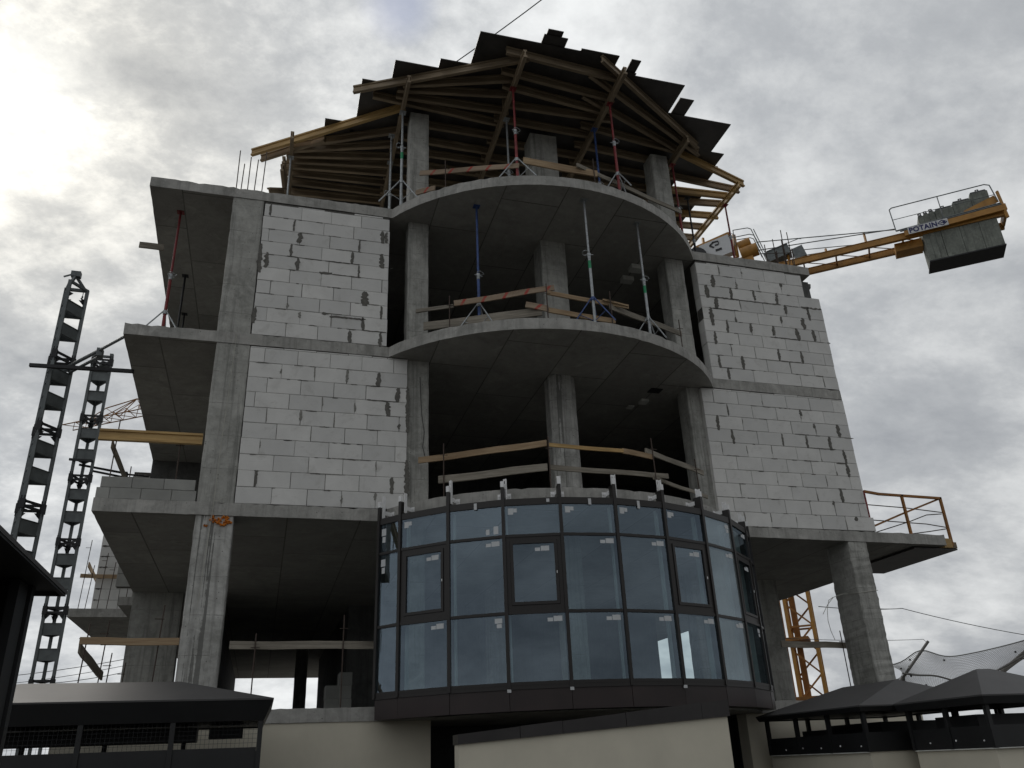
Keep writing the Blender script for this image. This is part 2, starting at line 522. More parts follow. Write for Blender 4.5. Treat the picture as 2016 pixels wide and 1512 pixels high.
def floor_slab(z0, z1, xl, xr, yb, xlb=None, rad=BR, soffit=True):
    """slab with a rough cast edge; top and bottom caps plus a strip of short edge facets"""
    rnd = random.Random(int(z1 * 100) + 5)
    ang = math.degrees(math.acos(BC.y / rad))
    front = []
    xa, xb = BC.x - rad * math.sin(R_(ang)), BC.x + rad * math.sin(R_(ang))
    n = int((xa - xl) / 0.11)
    front += [(xl + (xa - xl) * i / n, 0.0) for i in range(n)]
    front += arc(rad, -ang, ang, 74)
    n = int((xr - xb) / 0.11)
    front += [(xb + (xr - xb) * i / n, 0.0) for i in range(1, n + 1)]
    right = [(xr, 0.15 * i) for i in range(1, 45)] + [(xr, yb)]
    xlb = xl if xlb is None else xlb
    left = [(xlb, yb)] + [(xl + (xlb - xl) * min(1, (6.9 - 0.15 * i) / 6.9), 6.9 - 0.15 * i) for i in range(0, 46)]
    poly = front + right + left
    top, bot = [], []
    for x, y in poly:
        j = lambda a: rnd.gauss(0, a)
        chip = 0.02 * (rnd.random() ** 10)
        top.append((x + j(.003), y + j(.003) + chip, z1 + tilt(x) + j(.0035) - chip * 0.7))
        bot.append((x + j(.002), y + j(.002), z0 + tilt(x) + j(.002)))
    n = len(poly)
    m = MB().add(bot + top, [tuple(range(n, 2 * n))] + [(i, (i + 1) % n, n + (i + 1) % n, n + i) for i in range(n)])
    s = part("floor_slab", m, "concrete_slab", bld)
    m2 = MB().add([(x, y, z) for x, y, z in bot], [tuple(range(n - 1, -1, -1))])
    part("slab_soffit", m2, "concrete_soffit", s)
    return s


S5 = floor_slab(6.36, 6.585, -7.2, 7.75, 9.0, -7.35)
S4 = floor_slab(3.06, 3.285, -7.2, 7.87, 9.0, -7.4)
S3 = floor_slab(-0.22, 0.0, -7.2, 9.72, 27.0, -7.4)
S2 = floor_slab(-3.52, -3.31, -7.2, 8.1, 27.0)
S5["label"] = "slab under the roof formwork"
S4["label"] = "slab between the two middle storeys"
S3["label"] = "slab above the glazing, running on to the right"
S2["label"] = "lowest slab behind the glazing"


def column(x0, x1, y0, y1, z0, z1, mat="concrete", ch=0.015, label=None, rough=.0025):
    rnd = random.Random(int(x0 * 97 + z0 * 13))
    ns = max(2, int((z1 - z0) / (0.16 if rough < .005 else 0.07)))
    m = MB(); vs = []
    base = [(x0 + ch, y0), (x1 - ch, y0), (x1, y0 + ch), (x1, y1 - ch), (x1 - ch, y1), (x0 + ch, y1), (x0, y1 - ch), (x0, y0 + ch)]
    k = len(base); fs = []
    for i in range(ns + 1):
        z = z0 + (z1 - z0) * i / ns
        for a, b in base:
            vs.append((a + rnd.gauss(0, rough), b + rnd.gauss(0, rough), z))
    for i in range(ns):
        for j in range(k):
            fs.append((i * k + j, i * k + (j + 1) % k, (i + 1) * k + (j + 1) % k, (i + 1) * k + j))
    fs.append(tuple(range(k - 1, -1, -1))); fs.append(tuple(ns * k + j for j in range(k)))
    m.add(vs, fs)
    o = part("column", m, mat, bld)
    if label:
        o["label"] = label
    return o


# outer left columns, bay columns and right columns, storey by storey
col_l4 = column(-5.63, -5.03, 0.015, 0.45, 3.285, 6.362)
col_l3 = column(-5.61, -5.01, 0.015, 0.45, 0.0, 3.062)
col_l2 = column(-5.60, -4.985, 0.03, 0.50, -3.31, -0.218, "concrete_column_stained", label="pale streaked column at the lower left")
for z0, z1, dx in ((6.585, 9.40, 0.0), (3.285, 6.362, 0.0), (0.0, 3.062, 0.02)):
    column(-2.07 + dx, -1.64 + dx, 0.06, 0.48, z0 - 0.02, z1)
    column(3.93 + dx * 4, 4.38 + dx * 4, 0.10, 0.55, z0 - 0.06, z1 - 0.02)
column(0.80, 1.46, 0.08, 0.60, 6.56, 9.40)
column(0.88, 1.455, 0.06, 0.60, 3.265, 6.34)
column(0.91, 1.475, 0.06, 0.62, -0.04, 3.04, "concrete_column_stained", ch=0.13, label="column with rounded corners in the middle of the bay")
column(7.23, 7.69, 0.02, 0.76, -3.36, -0.27, label="broad column at the right end of the facade", rough=.0052)
column(7.40, 7.95, 3.9, 4.5, -3.36, -0.27, "concrete")
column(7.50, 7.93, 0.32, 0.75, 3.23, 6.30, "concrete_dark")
# columns inside the lowest storey, seen through the glass and the gaps
for x, y in ((-1.85, 0.25), (1.18, 0.3), (4.2, 0.3), (-3.06, 16.0), (1.2, 6.0), (5.27, 3.0)):
    column(x - .2, x + .2, y - .05, y + .4, -3.34, -0.215)

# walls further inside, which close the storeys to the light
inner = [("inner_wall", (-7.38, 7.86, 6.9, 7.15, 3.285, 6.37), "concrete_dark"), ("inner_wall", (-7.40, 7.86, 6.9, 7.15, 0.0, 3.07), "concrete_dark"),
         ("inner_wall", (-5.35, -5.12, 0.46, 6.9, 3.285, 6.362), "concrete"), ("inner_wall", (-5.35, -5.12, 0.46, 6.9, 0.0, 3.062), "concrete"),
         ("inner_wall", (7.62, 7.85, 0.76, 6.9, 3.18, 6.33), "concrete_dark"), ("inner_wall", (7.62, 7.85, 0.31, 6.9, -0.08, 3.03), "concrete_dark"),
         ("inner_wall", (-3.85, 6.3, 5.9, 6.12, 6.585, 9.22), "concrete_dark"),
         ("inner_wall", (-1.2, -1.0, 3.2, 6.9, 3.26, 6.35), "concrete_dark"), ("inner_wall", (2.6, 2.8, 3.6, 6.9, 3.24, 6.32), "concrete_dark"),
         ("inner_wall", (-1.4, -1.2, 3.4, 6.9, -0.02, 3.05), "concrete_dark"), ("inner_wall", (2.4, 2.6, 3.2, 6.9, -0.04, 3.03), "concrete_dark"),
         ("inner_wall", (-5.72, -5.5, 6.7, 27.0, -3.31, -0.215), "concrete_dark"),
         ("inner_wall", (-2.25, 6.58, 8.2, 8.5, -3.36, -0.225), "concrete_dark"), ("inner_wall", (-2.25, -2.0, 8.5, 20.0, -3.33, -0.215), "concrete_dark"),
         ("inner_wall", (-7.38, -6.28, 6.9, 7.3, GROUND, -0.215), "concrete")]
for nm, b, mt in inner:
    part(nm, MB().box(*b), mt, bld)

# --- block walls --------------------------------------------------------------
BW, BH = 0.602, 0.301
JT = 0.009


def block_mesh(w, h, d, mat):
    """aerated block: front arrises chamfered"""
    c = 0.006; x, z = w / 2, h / 2
    vs = [(-x, 0, -z), (x, 0, -z), (x, 0, z), (-x, 0, z)]                      # ring at the chamfer depth
    vs = [(-x + c, 0, -z + c), (x - c, 0, -z + c), (x - c, 0, z - c), (-x + c, 0, z - c),
          (-x, c, -z), (x, c, -z), (x, c, z), (-x, c, z), (-x, d, -z), (x, d, -z), (x, d, z), (-x, d, z)]
    fs = [(0, 1, 2, 3), (0, 4, 5, 1), (1, 5, 6, 2), (2, 6, 7, 3), (3, 7, 4, 0), (4, 8, 9, 5), (5, 9, 10, 6), (6, 10, 11, 7), (7, 11, 8, 4), (8, 11, 10, 9)]
    return MB().add(vs, fs).mesh("block", mat)


BLOCKS = {}


def block(parent, x0, x1, z0, z1, y=0.0, d=0.25, mat="aerated_block", rnd=random, axis="x"):
    w, h = x1 - x0, z1 - z0
    key = (round(w, 2), round(h, 3), d, mat)
    if key not in BLOCKS:
        BLOCKS[key] = block_mesh(w, h, d, mat)
    if axis == "x":
        link("block", BLOCKS[key], parent, ((x0 + x1) / 2, y + rnd.uniform(-.003, .003), (z0 + z1) / 2), (rnd.uniform(-.002, .002), rnd.uniform(-.004, .004), rnd.uniform(-.003, .003)))
    else:   # the block's face looks to -x; x0, x1 run along y
        link("block", BLOCKS[key], parent, (y, (x0 + x1) / 2, (z0 + z1) / 2), (0, 0, -math.pi / 2))


def smear(m, x, z0, z1, w, rnd, y=-0.009, slope=0.0):
    """ragged vertical daub of mortar, a few millimetres thick"""
    n = max(5, int((z1 - z0) / 0.03)); L, Rr = [], []
    for i in range(n + 1):
        f = i / n; z = z0 + (z1 - z0) * f
        ww = w * (0.25 + 0.75 * math.sin(math.pi * min(max(f * .9 + .08, 0), 1)) ** 0.6) * rnd.uniform(.65, 1.2)
        cx = x + slope * (f - .5) + rnd.gauss(0, w * .10)
        L.append((cx - ww / 2, z)); Rr.append((cx + ww / 2, z))
    for i in range(n):
        a, b, c_, d_ = L[i], Rr[i], Rr[i + 1], L[i + 1]
        m.add([(a[0], y, a[1]), (b[0], y, b[1]), (c_[0], y, c_[1]), (d_[0], y, d_[1]),
               (a[0] - .004, 0.004, a[1]), (b[0] + .004, 0.004, b[1]), (c_[0] + .004, 0.004, c_[1]), (d_[0] - .004, 0.004, d_[1])],
              [(0, 1, 2, 3), (0, 4, 5, 1), (1, 5, 6, 2), (2, 6, 7, 3), (3, 7, 4, 0)])


def hsmear(m, x0, x1, z, w, rnd, y=-0.009):
    n = max(4, int((x1 - x0) / 0.04)); up, lo = [], []
    for i in range(n + 1):
        x = x0 + (x1 - x0) * i / n; ww = w * rnd.uniform(.35, 1.15) * (0.4 if i in (0, n) else 1)
        zz = z + rnd.gauss(0, w * .12)
        up.append((x, zz + ww / 2)); lo.append((x, zz - ww / 2))
    for i in range(n):
        a, b, c_, d_ = lo[i], lo[i + 1], up[i + 1], up[i]
        m.add([(a[0], y, a[1]), (b[0], y, b[1]), (c_[0], y, c_[1]), (d_[0], y, d_[1]),
               (a[0], y + .013, a[1] - .003), (b[0], y + .013, b[1] - .003), (c_[0], y + .013, c_[1] + .003), (d_[0], y + .013, d_[1] + .003)],
              [(0, 1, 2, 3), (0, 4, 5, 1), (2, 6, 7, 3)])


def block_wall(xl, xr, zb, joints, seed, label, xr_top=None, ztop_gap=0.05, smears=(), hs=(), foot=None):
    rnd = random.Random(seed)
    zt = zb + 10 * BH
    core = MB().box(xl + 0.012, xr - 0.012, 0.011, 0.24, zb, zt + ztop_gap * .8)
    if xr_top is not None:
        core = MB().box(xl + 0.012, xr - 0.012, 0.011, 0.24, zb, zb + 8 * BH).box(xl + 0.012, xr_top - 0.012, 0.0112, 0.239, zb + 8 * BH, zt + ztop_gap * .8)
    w = part("block_wall", core, "mortar", bld)
    w["label"] = label
    thin = MB()
    for r in range(10):
        xe = xr if (xr_top is None or r < 8) else xr_top
        cuts = [joints[r] + BW * k for k in range(-14, 14)]
        cuts = [c_ + rnd.gauss(0, .003) for c_ in cuts if xl + 0.05 < c_ < xe - 0.05]
        xs = [xl + rnd.uniform(-.004, .006)] + cuts + [xe + rnd.uniform(-.006, .006)]
        if foot and r == 0:
            xs[-1] += foot
        for a, b in zip(xs, xs[1:]):
            if b < xe - .1 and rnd.random() < .3:       # mortar pressed out of a head joint
                z0_ = zb + r * BH + rnd.uniform(0, .16)
                smear(thin, b + rnd.gauss(0, .006), z0_, min(zb + (r + 1) * BH, z0_ + rnd.uniform(.05, .28)), rnd.choice((.012, .018, .018, .03, .05)), rnd, y=-.0065, slope=rnd.uniform(-.015, .015))
            if rnd.random() < .16:                      # or of a bed joint
                hsmear(thin, a + rnd.uniform(0, .2), a + rnd.uniform(.22, min(.6, b - a) + .1), zb + r * BH + rnd.gauss(0, .003), rnd.choice((.01, .014, .02)), rnd, y=-.0065)
            g = JT * rnd.uniform(.35, 1.1)
            block(w, a + g / 2, b - g / 2, zb + r * BH + rnd.uniform(.001, .0028), zb + (r + 1) * BH - rnd.uniform(.002, .0045), rnd=rnd)
    # thin levelling pieces under the slab
    x = xl
    xe = xr if xr_top is None else xr_top
    while x < xe - 0.12:
        L = min(rnd.choice((.3, .45, .6, .6)), xe - x)
        h = ztop_gap * rnd.uniform(.45, .8)
        if rnd.random() < .85:
            block(w, x + .004, x + L - .004, zt + .001, zt + h, y=rnd.uniform(0, .01), rnd=rnd)
        x += L
    m = MB()
    for s_ in smears:
        x, z0, z1 = s_[:3]
        smear(m, x, z0, z1, 1.3 * (s_[3] if len(s_) > 3 else rnd.uniform(.035, .075)), rnd, slope=rnd.uniform(-.02, .02))
    for x0, x1, z, ww in hs:
        hsmear(m, x0, x1, z, ww, rnd)
    for _ in range(30):     # small spills under bed joints
        r = rnd.randint(1, 9); x = rnd.uniform(xl + .1, xr - .5)
        hsmear(m, x, x + rnd.uniform(.05, .2), zb + r * BH - .004, rnd.uniform(.008, .02), rnd)
    part("mortar_smear", m, "mortar_smear", w)["kind"] = "stuff"
    part("mortar_squeeze", thin, "mortar_thin", w)["kind"] = "stuff"
    return w


block_wall(-5.0, -2.05, 0.002, [-4.403, -4.102, -4.409, -4.674, -4.406, -4.605, -4.236, -4.645, -4.406, -4.737], 1,
           "lower left panel of white blocks", smears=[(-2.605, 2.402, 2.695, .075), (-2.238, 2.108, 2.403, .07), (-2.424, 1.802, 2.092, .08), (-2.311, .287, .6, .06),
           (-2.2, 1.556, 1.66, .04), (-2.045, 1.5, 2.45, .05), (-2.04, 0.25, 0.95, .07), (-4.684, .31, .595, .035)], hs=[(-2.82, -2.22, 2.11, .025)])
block_wall(-5.02, -2.474, 3.287, [-4.406, -4.765, -4.411, -4.753, -4.41, -4.278, -4.429, -4.282, -4.418, -4.279], 2,
           "upper left panel of white blocks", smears=[(-4.278, 5.442, 5.687, .08), (-2.62, 5.679, 5.973, .07), (-2.545, 5.70, 5.96, .05), (-4.427, 5.1, 5.391, .045), (-4.878, 4.774, 5.133, .07), (-4.282, 4.804, 5.079, .065),
           (-3.218, 5.09, 5.374, .045), (-2.618, 5.069, 5.408, .08), (-2.925, 4.145, 4.467, .12), (-2.6, 3.876, 4.17, .04), (-2.951, 3.595, 3.871, .05), (-3.194, 3.296, 3.543, .06),
           (-2.601, 3.263, 3.572, .05), (-3.089, 5.394, 5.683, .03), (-3.076, 4.777, 5.069, .03), (-4.895, 6.027, 6.3, .03), (-4.407, 5.722, 5.983, .03), (-5.0, 3.521, 3.869, .06), (-5.0, 4.647, 5.316, .06)],
           hs=[(-3.75, -3.62, 3.88, .05), (-3.6, -2.9, 3.83, .035), (-2.95, -2.5, 3.59, .02), (-3.85, -3.6, 4.80, .06), (-3.6, -3.1, 4.79, .02), (-3.75, -3.25, 5.09, .02), (-4.5, -4.28, 5.1, .02)])
block_wall(4.31, 7.888, -0.06, [5.479, 5.278, 4.894, 4.602, 4.901, 4.593, 5.506, 5.194, 4.875, 4.576], 3,
           "lower right panel of white blocks", smears=[(4.595, 2.009, 2.354, .06), (4.899, 1.719, 2.047, .055), (4.884, 2.372, 2.616, .025), (6.11, 1.758, 2.025, .035), (6.711, 1.743, 1.96, .045), (7.299, 1.726, 2.039, .06),
           (7.594, 2.054, 2.346, .07), (6.694, 2.495, 2.635, .055), (6.982, 2.217, 2.327, .05), (7.609, 1.427, 1.75, .055), (7.606, 1.126, 1.431, .065), (7.314, .537, .845, .06), (7.067, .478, .567, .05), (7.547, .148, .236, .06)],
           hs=[(7.35, 7.6, 1.43, .03), (7.25, 7.45, .845, .02), (6.45, 6.8, 2.05, .015)], foot=0.10)
block_wall(4.64, 7.868, 3.225, [5.68, 4.873, 5.224, 4.865, 5.234, 5.473, 5.658, 5.462, 5.651, 5.841], 4,
           "upper right panel of white blocks with a stepped corner", xr_top=7.47, smears=[(5.036, 5.6, 5.933, .085), (4.842, 5.297, 5.638, .09), (5.462, 5.318, 5.633, .055), (6.07, 5.379, 5.64, .05), (6.679, 5.339, 5.646, .055),
           (5.036, 5.018, 5.327, .075), (4.86, 4.576, 5.045, .075), (6.858, 5.108, 5.339, .07), (7.475, 4.994, 5.358, .05), (6.677, 4.837, 5.007, .045), (7.271, 4.735, 5.035, .085), (5.221, 4.429, 4.759, .045),
           (5.824, 4.496, 4.717, .06), (6.407, 4.477, 4.728, .04), (7.049, 4.408, 4.732, .075), (7.488, 4.441, 4.738, .06), (4.865, 4.1, 4.423, .05), (6.435, 3.836, 4.135, .045), (7.033, 3.814, 4.129, .05),
           (4.873, 3.506, 3.819, .05), (5.461, 3.522, 3.852, .06), (5.051, 3.243, 3.527, .05), (5.473, 4.728, 4.85, .035), (6.857, 5.836, 5.94, .05)],
           hs=[(4.9, 6.75, 5.33, .03), (7.3, 7.86, 5.335, .05), (4.9, 5.6, 5.03, .025), (6.3, 7.0, 4.43, .025), (6.4, 7.0, 3.83, .02), (4.9, 5.15, 3.52, .02), (7.3, 7.5, 3.53, .02)])

part("slab_end", MB().hexa([(7.55, .34, 6.10), (7.98, .34, 6.16), (8.12, .8, 6.16), (7.6, .8, 6.10)], [(7.55, .34, 6.27), (8.0, .34, 6.27), (8.16, .8, 6.27), (7.6, .8, 6.27)]), "concrete_dark", bld)

# low parapet of grey blocks on the balcony at the left
par = part("block_parapet", MB().box(-7.12, -5.66, 0.03, 0.21, 0.002, 0.36), "mortar", bld)
par["label"] = "two courses of grey blocks on the left balcony edge"
rp = random.Random(9)
for r, xs in ((0, (-7.19, -6.98, -6.50, -6.02, -5.63)), (1, (-7.14, -6.66, -6.16, -5.66))):
    for a, b in zip(xs, xs[1:]):
        block(par, a + .003, b - .003, .003 + r * .19, .19 + r * .19, y=0.012, d=0.2, mat="aerated_block_grey", rnd=rp)

# rear wing at the far left: slab, pier and block wall
wing = part("rear_wing_slab", MB().box(-9.45, -7.44, 10.45, 16.0, -0.22, 0.0), "concrete_slab", bld)
wing["label"] = "slab of the rear wing at the far left"
ww_ = part("rear_block_wall", MB().box(-8.95, -7.5, 10.87, 11.05, 0.0, 3.0), "mortar", bld)
for r in range(10):
    xs = [-8.98, -8.32] + ([-7.9] if r % 2 else [-7.72]) + [-7.42]
    for a, b in zip(xs, xs[1:]):
        block(ww_, a + .006, b - .006, .003 + r * .3, .297 + r * .3, y=10.85, mat="aerated_block", rnd=rp)
hs_m = MB()
for k in range(7):
    hsmear(hs_m, -8.95, -8.95 + rp.uniform(.1, .3), .3 * k + .3, .04, rp, y=10.838)
part("mortar_smear", hs_m, "mortar", ww_)["kind"] = "stuff"
part("slab_end", MB().box(-7.78, -7.41, 7.5, 9.6, -0.42, -0.22).box(-7.60, -7.43, 8.2, 9.6, -0.22, 0.25), "concrete_slab", bld)
# end of the rear block wall on the storey above
re_ = part("rear_block_wall", MB().box(-7.86, -7.44, 7.42, 7.6, 0.0, 2.9), "mortar", bld)
for r in range(9):
    block(re_, -7.88, -7.42, .003 + r * .31, .305 + r * .31, y=7.4, mat="aerated_block_grey", rnd=rp)

# plaster base and dark recess under the bay
part("plaster_wall", MB().box(-7.2, -1.58, 0.02, 0.35, GROUND, -3.522), "cream_plaster", bld)
part("plaster_wall", MB().box(4.25, 8.1, 0.02, 0.35, GROUND, -3.54), "cream_plaster", bld)
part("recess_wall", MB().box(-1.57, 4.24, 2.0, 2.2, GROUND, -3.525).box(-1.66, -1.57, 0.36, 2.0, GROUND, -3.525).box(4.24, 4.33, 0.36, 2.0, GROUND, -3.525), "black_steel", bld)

# orange foam and a hanging cord on the left column
fo = MB(); rf = random.Random(4)
for k in range(46):
    fx = rf.betavariate(2, 1.3) * .36; fz = rf.random() * (0.04 + .12 * (1 - abs(fx - .2) / .25))
    x = -5.36 + fx; z = -0.245 - max(0, fz); r = rf.uniform(.012, .028)
    fo.tube((x, 0.034, z), (x + rf.uniform(-.02, .02), -0.004, z + rf.uniform(-.02, .02)), r, 6, r * .5)
for k in range(10):
    x = -5.47 + rf.random() * .09; z = -.40 + rf.uniform(-.012, .012)
    fo.tube((x, 0.034, z), (x, 0.006, z), .015, 5, .009)
part("foam", fo, "foam_orange", col_l2)["kind"] = "stuff"
cd = MB().path([(-5.27, -.012, 3.26), (-5.29, -.02, 2.2), (-5.32, -.02, 1.1), (-5.33, -.014, 0.02), (-5.34, -.016, -.28), (-5.37, -.01, -1.0), (-5.40, -.008, -1.75)], .005, 5)
cd.path([(-5.33, -.014, .02), (-5.26, -.03, .02), (-5.20, -.035, .07), (-5.12, -.03, .09)], .005, 5)
part("hanging_cord", cd, "cord_white", bld)
cr = MB().path([(-1.80, 0.045, 2.7), (-1.78, 0.043, 2.2), (-1.76, .045, 1.9), (-1.71, .043, 1.55), (-1.74, .045, 1.25), (-1.69, .044, 1.05)], .006, 5)
part("hanging_cord", cr, "cable_black", bld)

# starter bars
rb = random.Random(3)
for k, (x, h) in enumerate([(-5.62, 1.15), (-5.53, .82), (-5.40, 1.02), (-5.27, .98), (-5.12, 1.22)]):
    part("starter_bar", MB().tube((x, .24, 6.57), (x + rb.uniform(-.03, .05), .26, 6.6 + h), .011, 6), "rebar_rust", bld)
for k, (x, h) in enumerate([(7.02, .80), (7.11, .82), (7.20, .55), (7.30, .62), (7.37, 1.10), (7.47, .85), (7.55, .75), (7.63, 1.42), (7.71, 1.2), (7.77, .8), (7.84, 1.38), (7.93, .95)]):
    xx = min(x, 7.70) if x > 7.9 else x
    part("starter_bar", MB().tube((xx - .16, .3 + (k % 3) * .12, 6.46), (x + rb.uniform(-.03, .03) - .12, .32 + (k % 3) * .12, 6.46 + h), .012, 6), "rebar_rust", bld)
part("starter_bar", MB().tube((6.9, .35, 6.56), (7.68, .35, 6.75), .009, 5), "rebar_rust", bld)
part("starter_bar", MB().tube((6.85, .3, 6.98), (7.62, .3, 7.12), .009, 5), "rebar_rust", bld)

# soffit openings and patches in the bay ceilings
part("ceiling_hole", MB().box(3.28, 3.56, .28, .52, 3.004, 3.012), "black_steel", bld)
part("plaster_patch", MB().box(3.30, 3.48, .85, 1.05, 2.95, 3.01), "ledge_white", bld)
part("plaster_patch", MB().box(3.16, 3.30, 1.25, 1.42, 2.98, 3.012), "ledge_white", bld)
part("ceiling_box", MB().box(3.26, 3.56, .48, .70, 6.20, 6.312), "ledge_white", bld)
part("ceiling_box", MB().box(3.25, 3.54, 1.0, 1.2, 6.20, 6.312), "ledge_white", bld)

# ------------------------------------------------------------------ curtain wall round the bay
CR = 4.50
ANG = [-53.7, -47.5, -35.5, -23.5, -11.5, 0.5, 12.5, 24.5, 36.5, 48.5, 54.5]
ZB, ZT2, ZT1, ZTOP = -3.17, -2.105, -0.885, -0.375


def cpt(a, r):
    return Vector((BC.x + r * math.sin(R_(a)), BC.y - r * math.cos(R_(a))))


def facet_box(m, i, u0, u1, n0, n1, z0, z1):
    """box on facet i: u in metres from its left mullion axis (negative = from the right one), n outward from the glass plane"""
    p, q = cpt(ANG[i], CR), cpt(ANG[i + 1], CR)
    d = (q - p); L = d.length; d /= L; nn = Vector((d.y, -d.x))
    u0 = u0 if u0 >= 0 else L + u0
    u1 = u1 if u1 > 0 else L + u1
    P = lambda u, n, z: (p.x + d.x * u + nn.x * n, p.y + d.y * u + nn.y * n, z)
    return m.hexa([P(u0, n1, z0), P(u1, n1, z0), P(u1, n0, z0), P(u0, n0, z0)], [P(u0, n1, z1), P(u1, n1, z1), P(u1, n0, z1), P(u0, n0, z1)])


NF = len(ANG) - 1
sill = MB()
for i in range(NF):
    facet_box(sill, i, 0.0, -0.0001, -0.12, 0.02, ZB - 0.06, ZB)
cw = part("curtain_wall", sill, "mullion_brown", bld)
cw["label"] = "dark framed glazing wrapped round the bay"
for i in range(NF):     # transoms, one per facet and height
    for z0, z1, n in ((ZTOP, ZTOP + .11, .022), (ZT1 - .022, ZT1 + .022, .024), (ZT2 - .022, ZT2 + .022, .024), (ZB, ZB + .045, .024)):
        part("transom", facet_box(MB(), i, .026, -.026, -.10, n, z0, z1), "mullion_brown", cw)
for k, a in enumerate(ANG):
    c_ = cpt(a, CR); n = Vector((math.sin(R_(a)), -math.cos(R_(a)))); s_ = Vector((n.y, -n.x))

    def mbox(m, u0, u1, n0, n1, z0, z1):
        P = lambda u, nn, z: (c_.x - s_.x * u + n.x * nn, c_.y - s_.y * u + n.y * nn, z)
        return m.hexa([P(u0, n1, z0), P(u1, n1, z0), P(u1, n0, z0), P(u0, n0, z0)], [P(u0, n1, z1), P(u1, n1, z1), P(u1, n0, z1), P(u0, n0, z1)])
    top = -0.055 + (0.012 * (k % 3)) - (.08 if k >= 8 else 0)
    part("mullion", mbox(MB(), -.027, .027, -.13, .036, ZB - .05, top), "mullion_brown", cw)
    rr = random.Random(k)
    head = mbox(MB(), -.0275, .0275, -.012, .037, top, top + .10)
    sx = .02 if k % 2 else -.005
    hz_ = top + rr.uniform(.12, .20)
    mbox(head, sx - .012, sx + .034, -.085, -.074, top - .16, hz_ - .05); mbox(head, sx - .012, sx + .004, -.085, -.0742, hz_ - .05, hz_); mbox(head, sx + .018, sx + .034, -.085, -.0742, hz_ - .05, hz_)
    mbox(head, sx - .012, sx + .034, -.085, -.074, hz_, hz_ + .03); mbox(head, sx + .0345, sx + .048, -.085, -.02, top - .20, hz_ + .02)
    part("mullion_head", head, "aluminium", cw)
    br = MB()
    sides = ((1,), (-1, 1), (1,), (1, -1), (-1, 1), (-1,), (-1,), (-1,), (-1,), (-1,), (-1,))[k]
    for sd in sides:
        a_, b_ = sorted((sd * .045, sd * .115))
        mbox(br, a_, b_, -.236, -.226, -.19, -.10)
        mbox(br, sd * .045 - .005, sd * .045 + .005, -.226, -.09, -.18, -.11)
        bx = sd * .085
        m0 = (c_.x - s_.x * bx + n.x * -.226, c_.y - s_.y * bx + n.y * -.226, -.145)
        br.tube(m0, (m0[0] + n.x * .02, m0[1] + n.y * .02, m0[2]), .014, 6)
    part("bracket", br, "aluminium", cw)

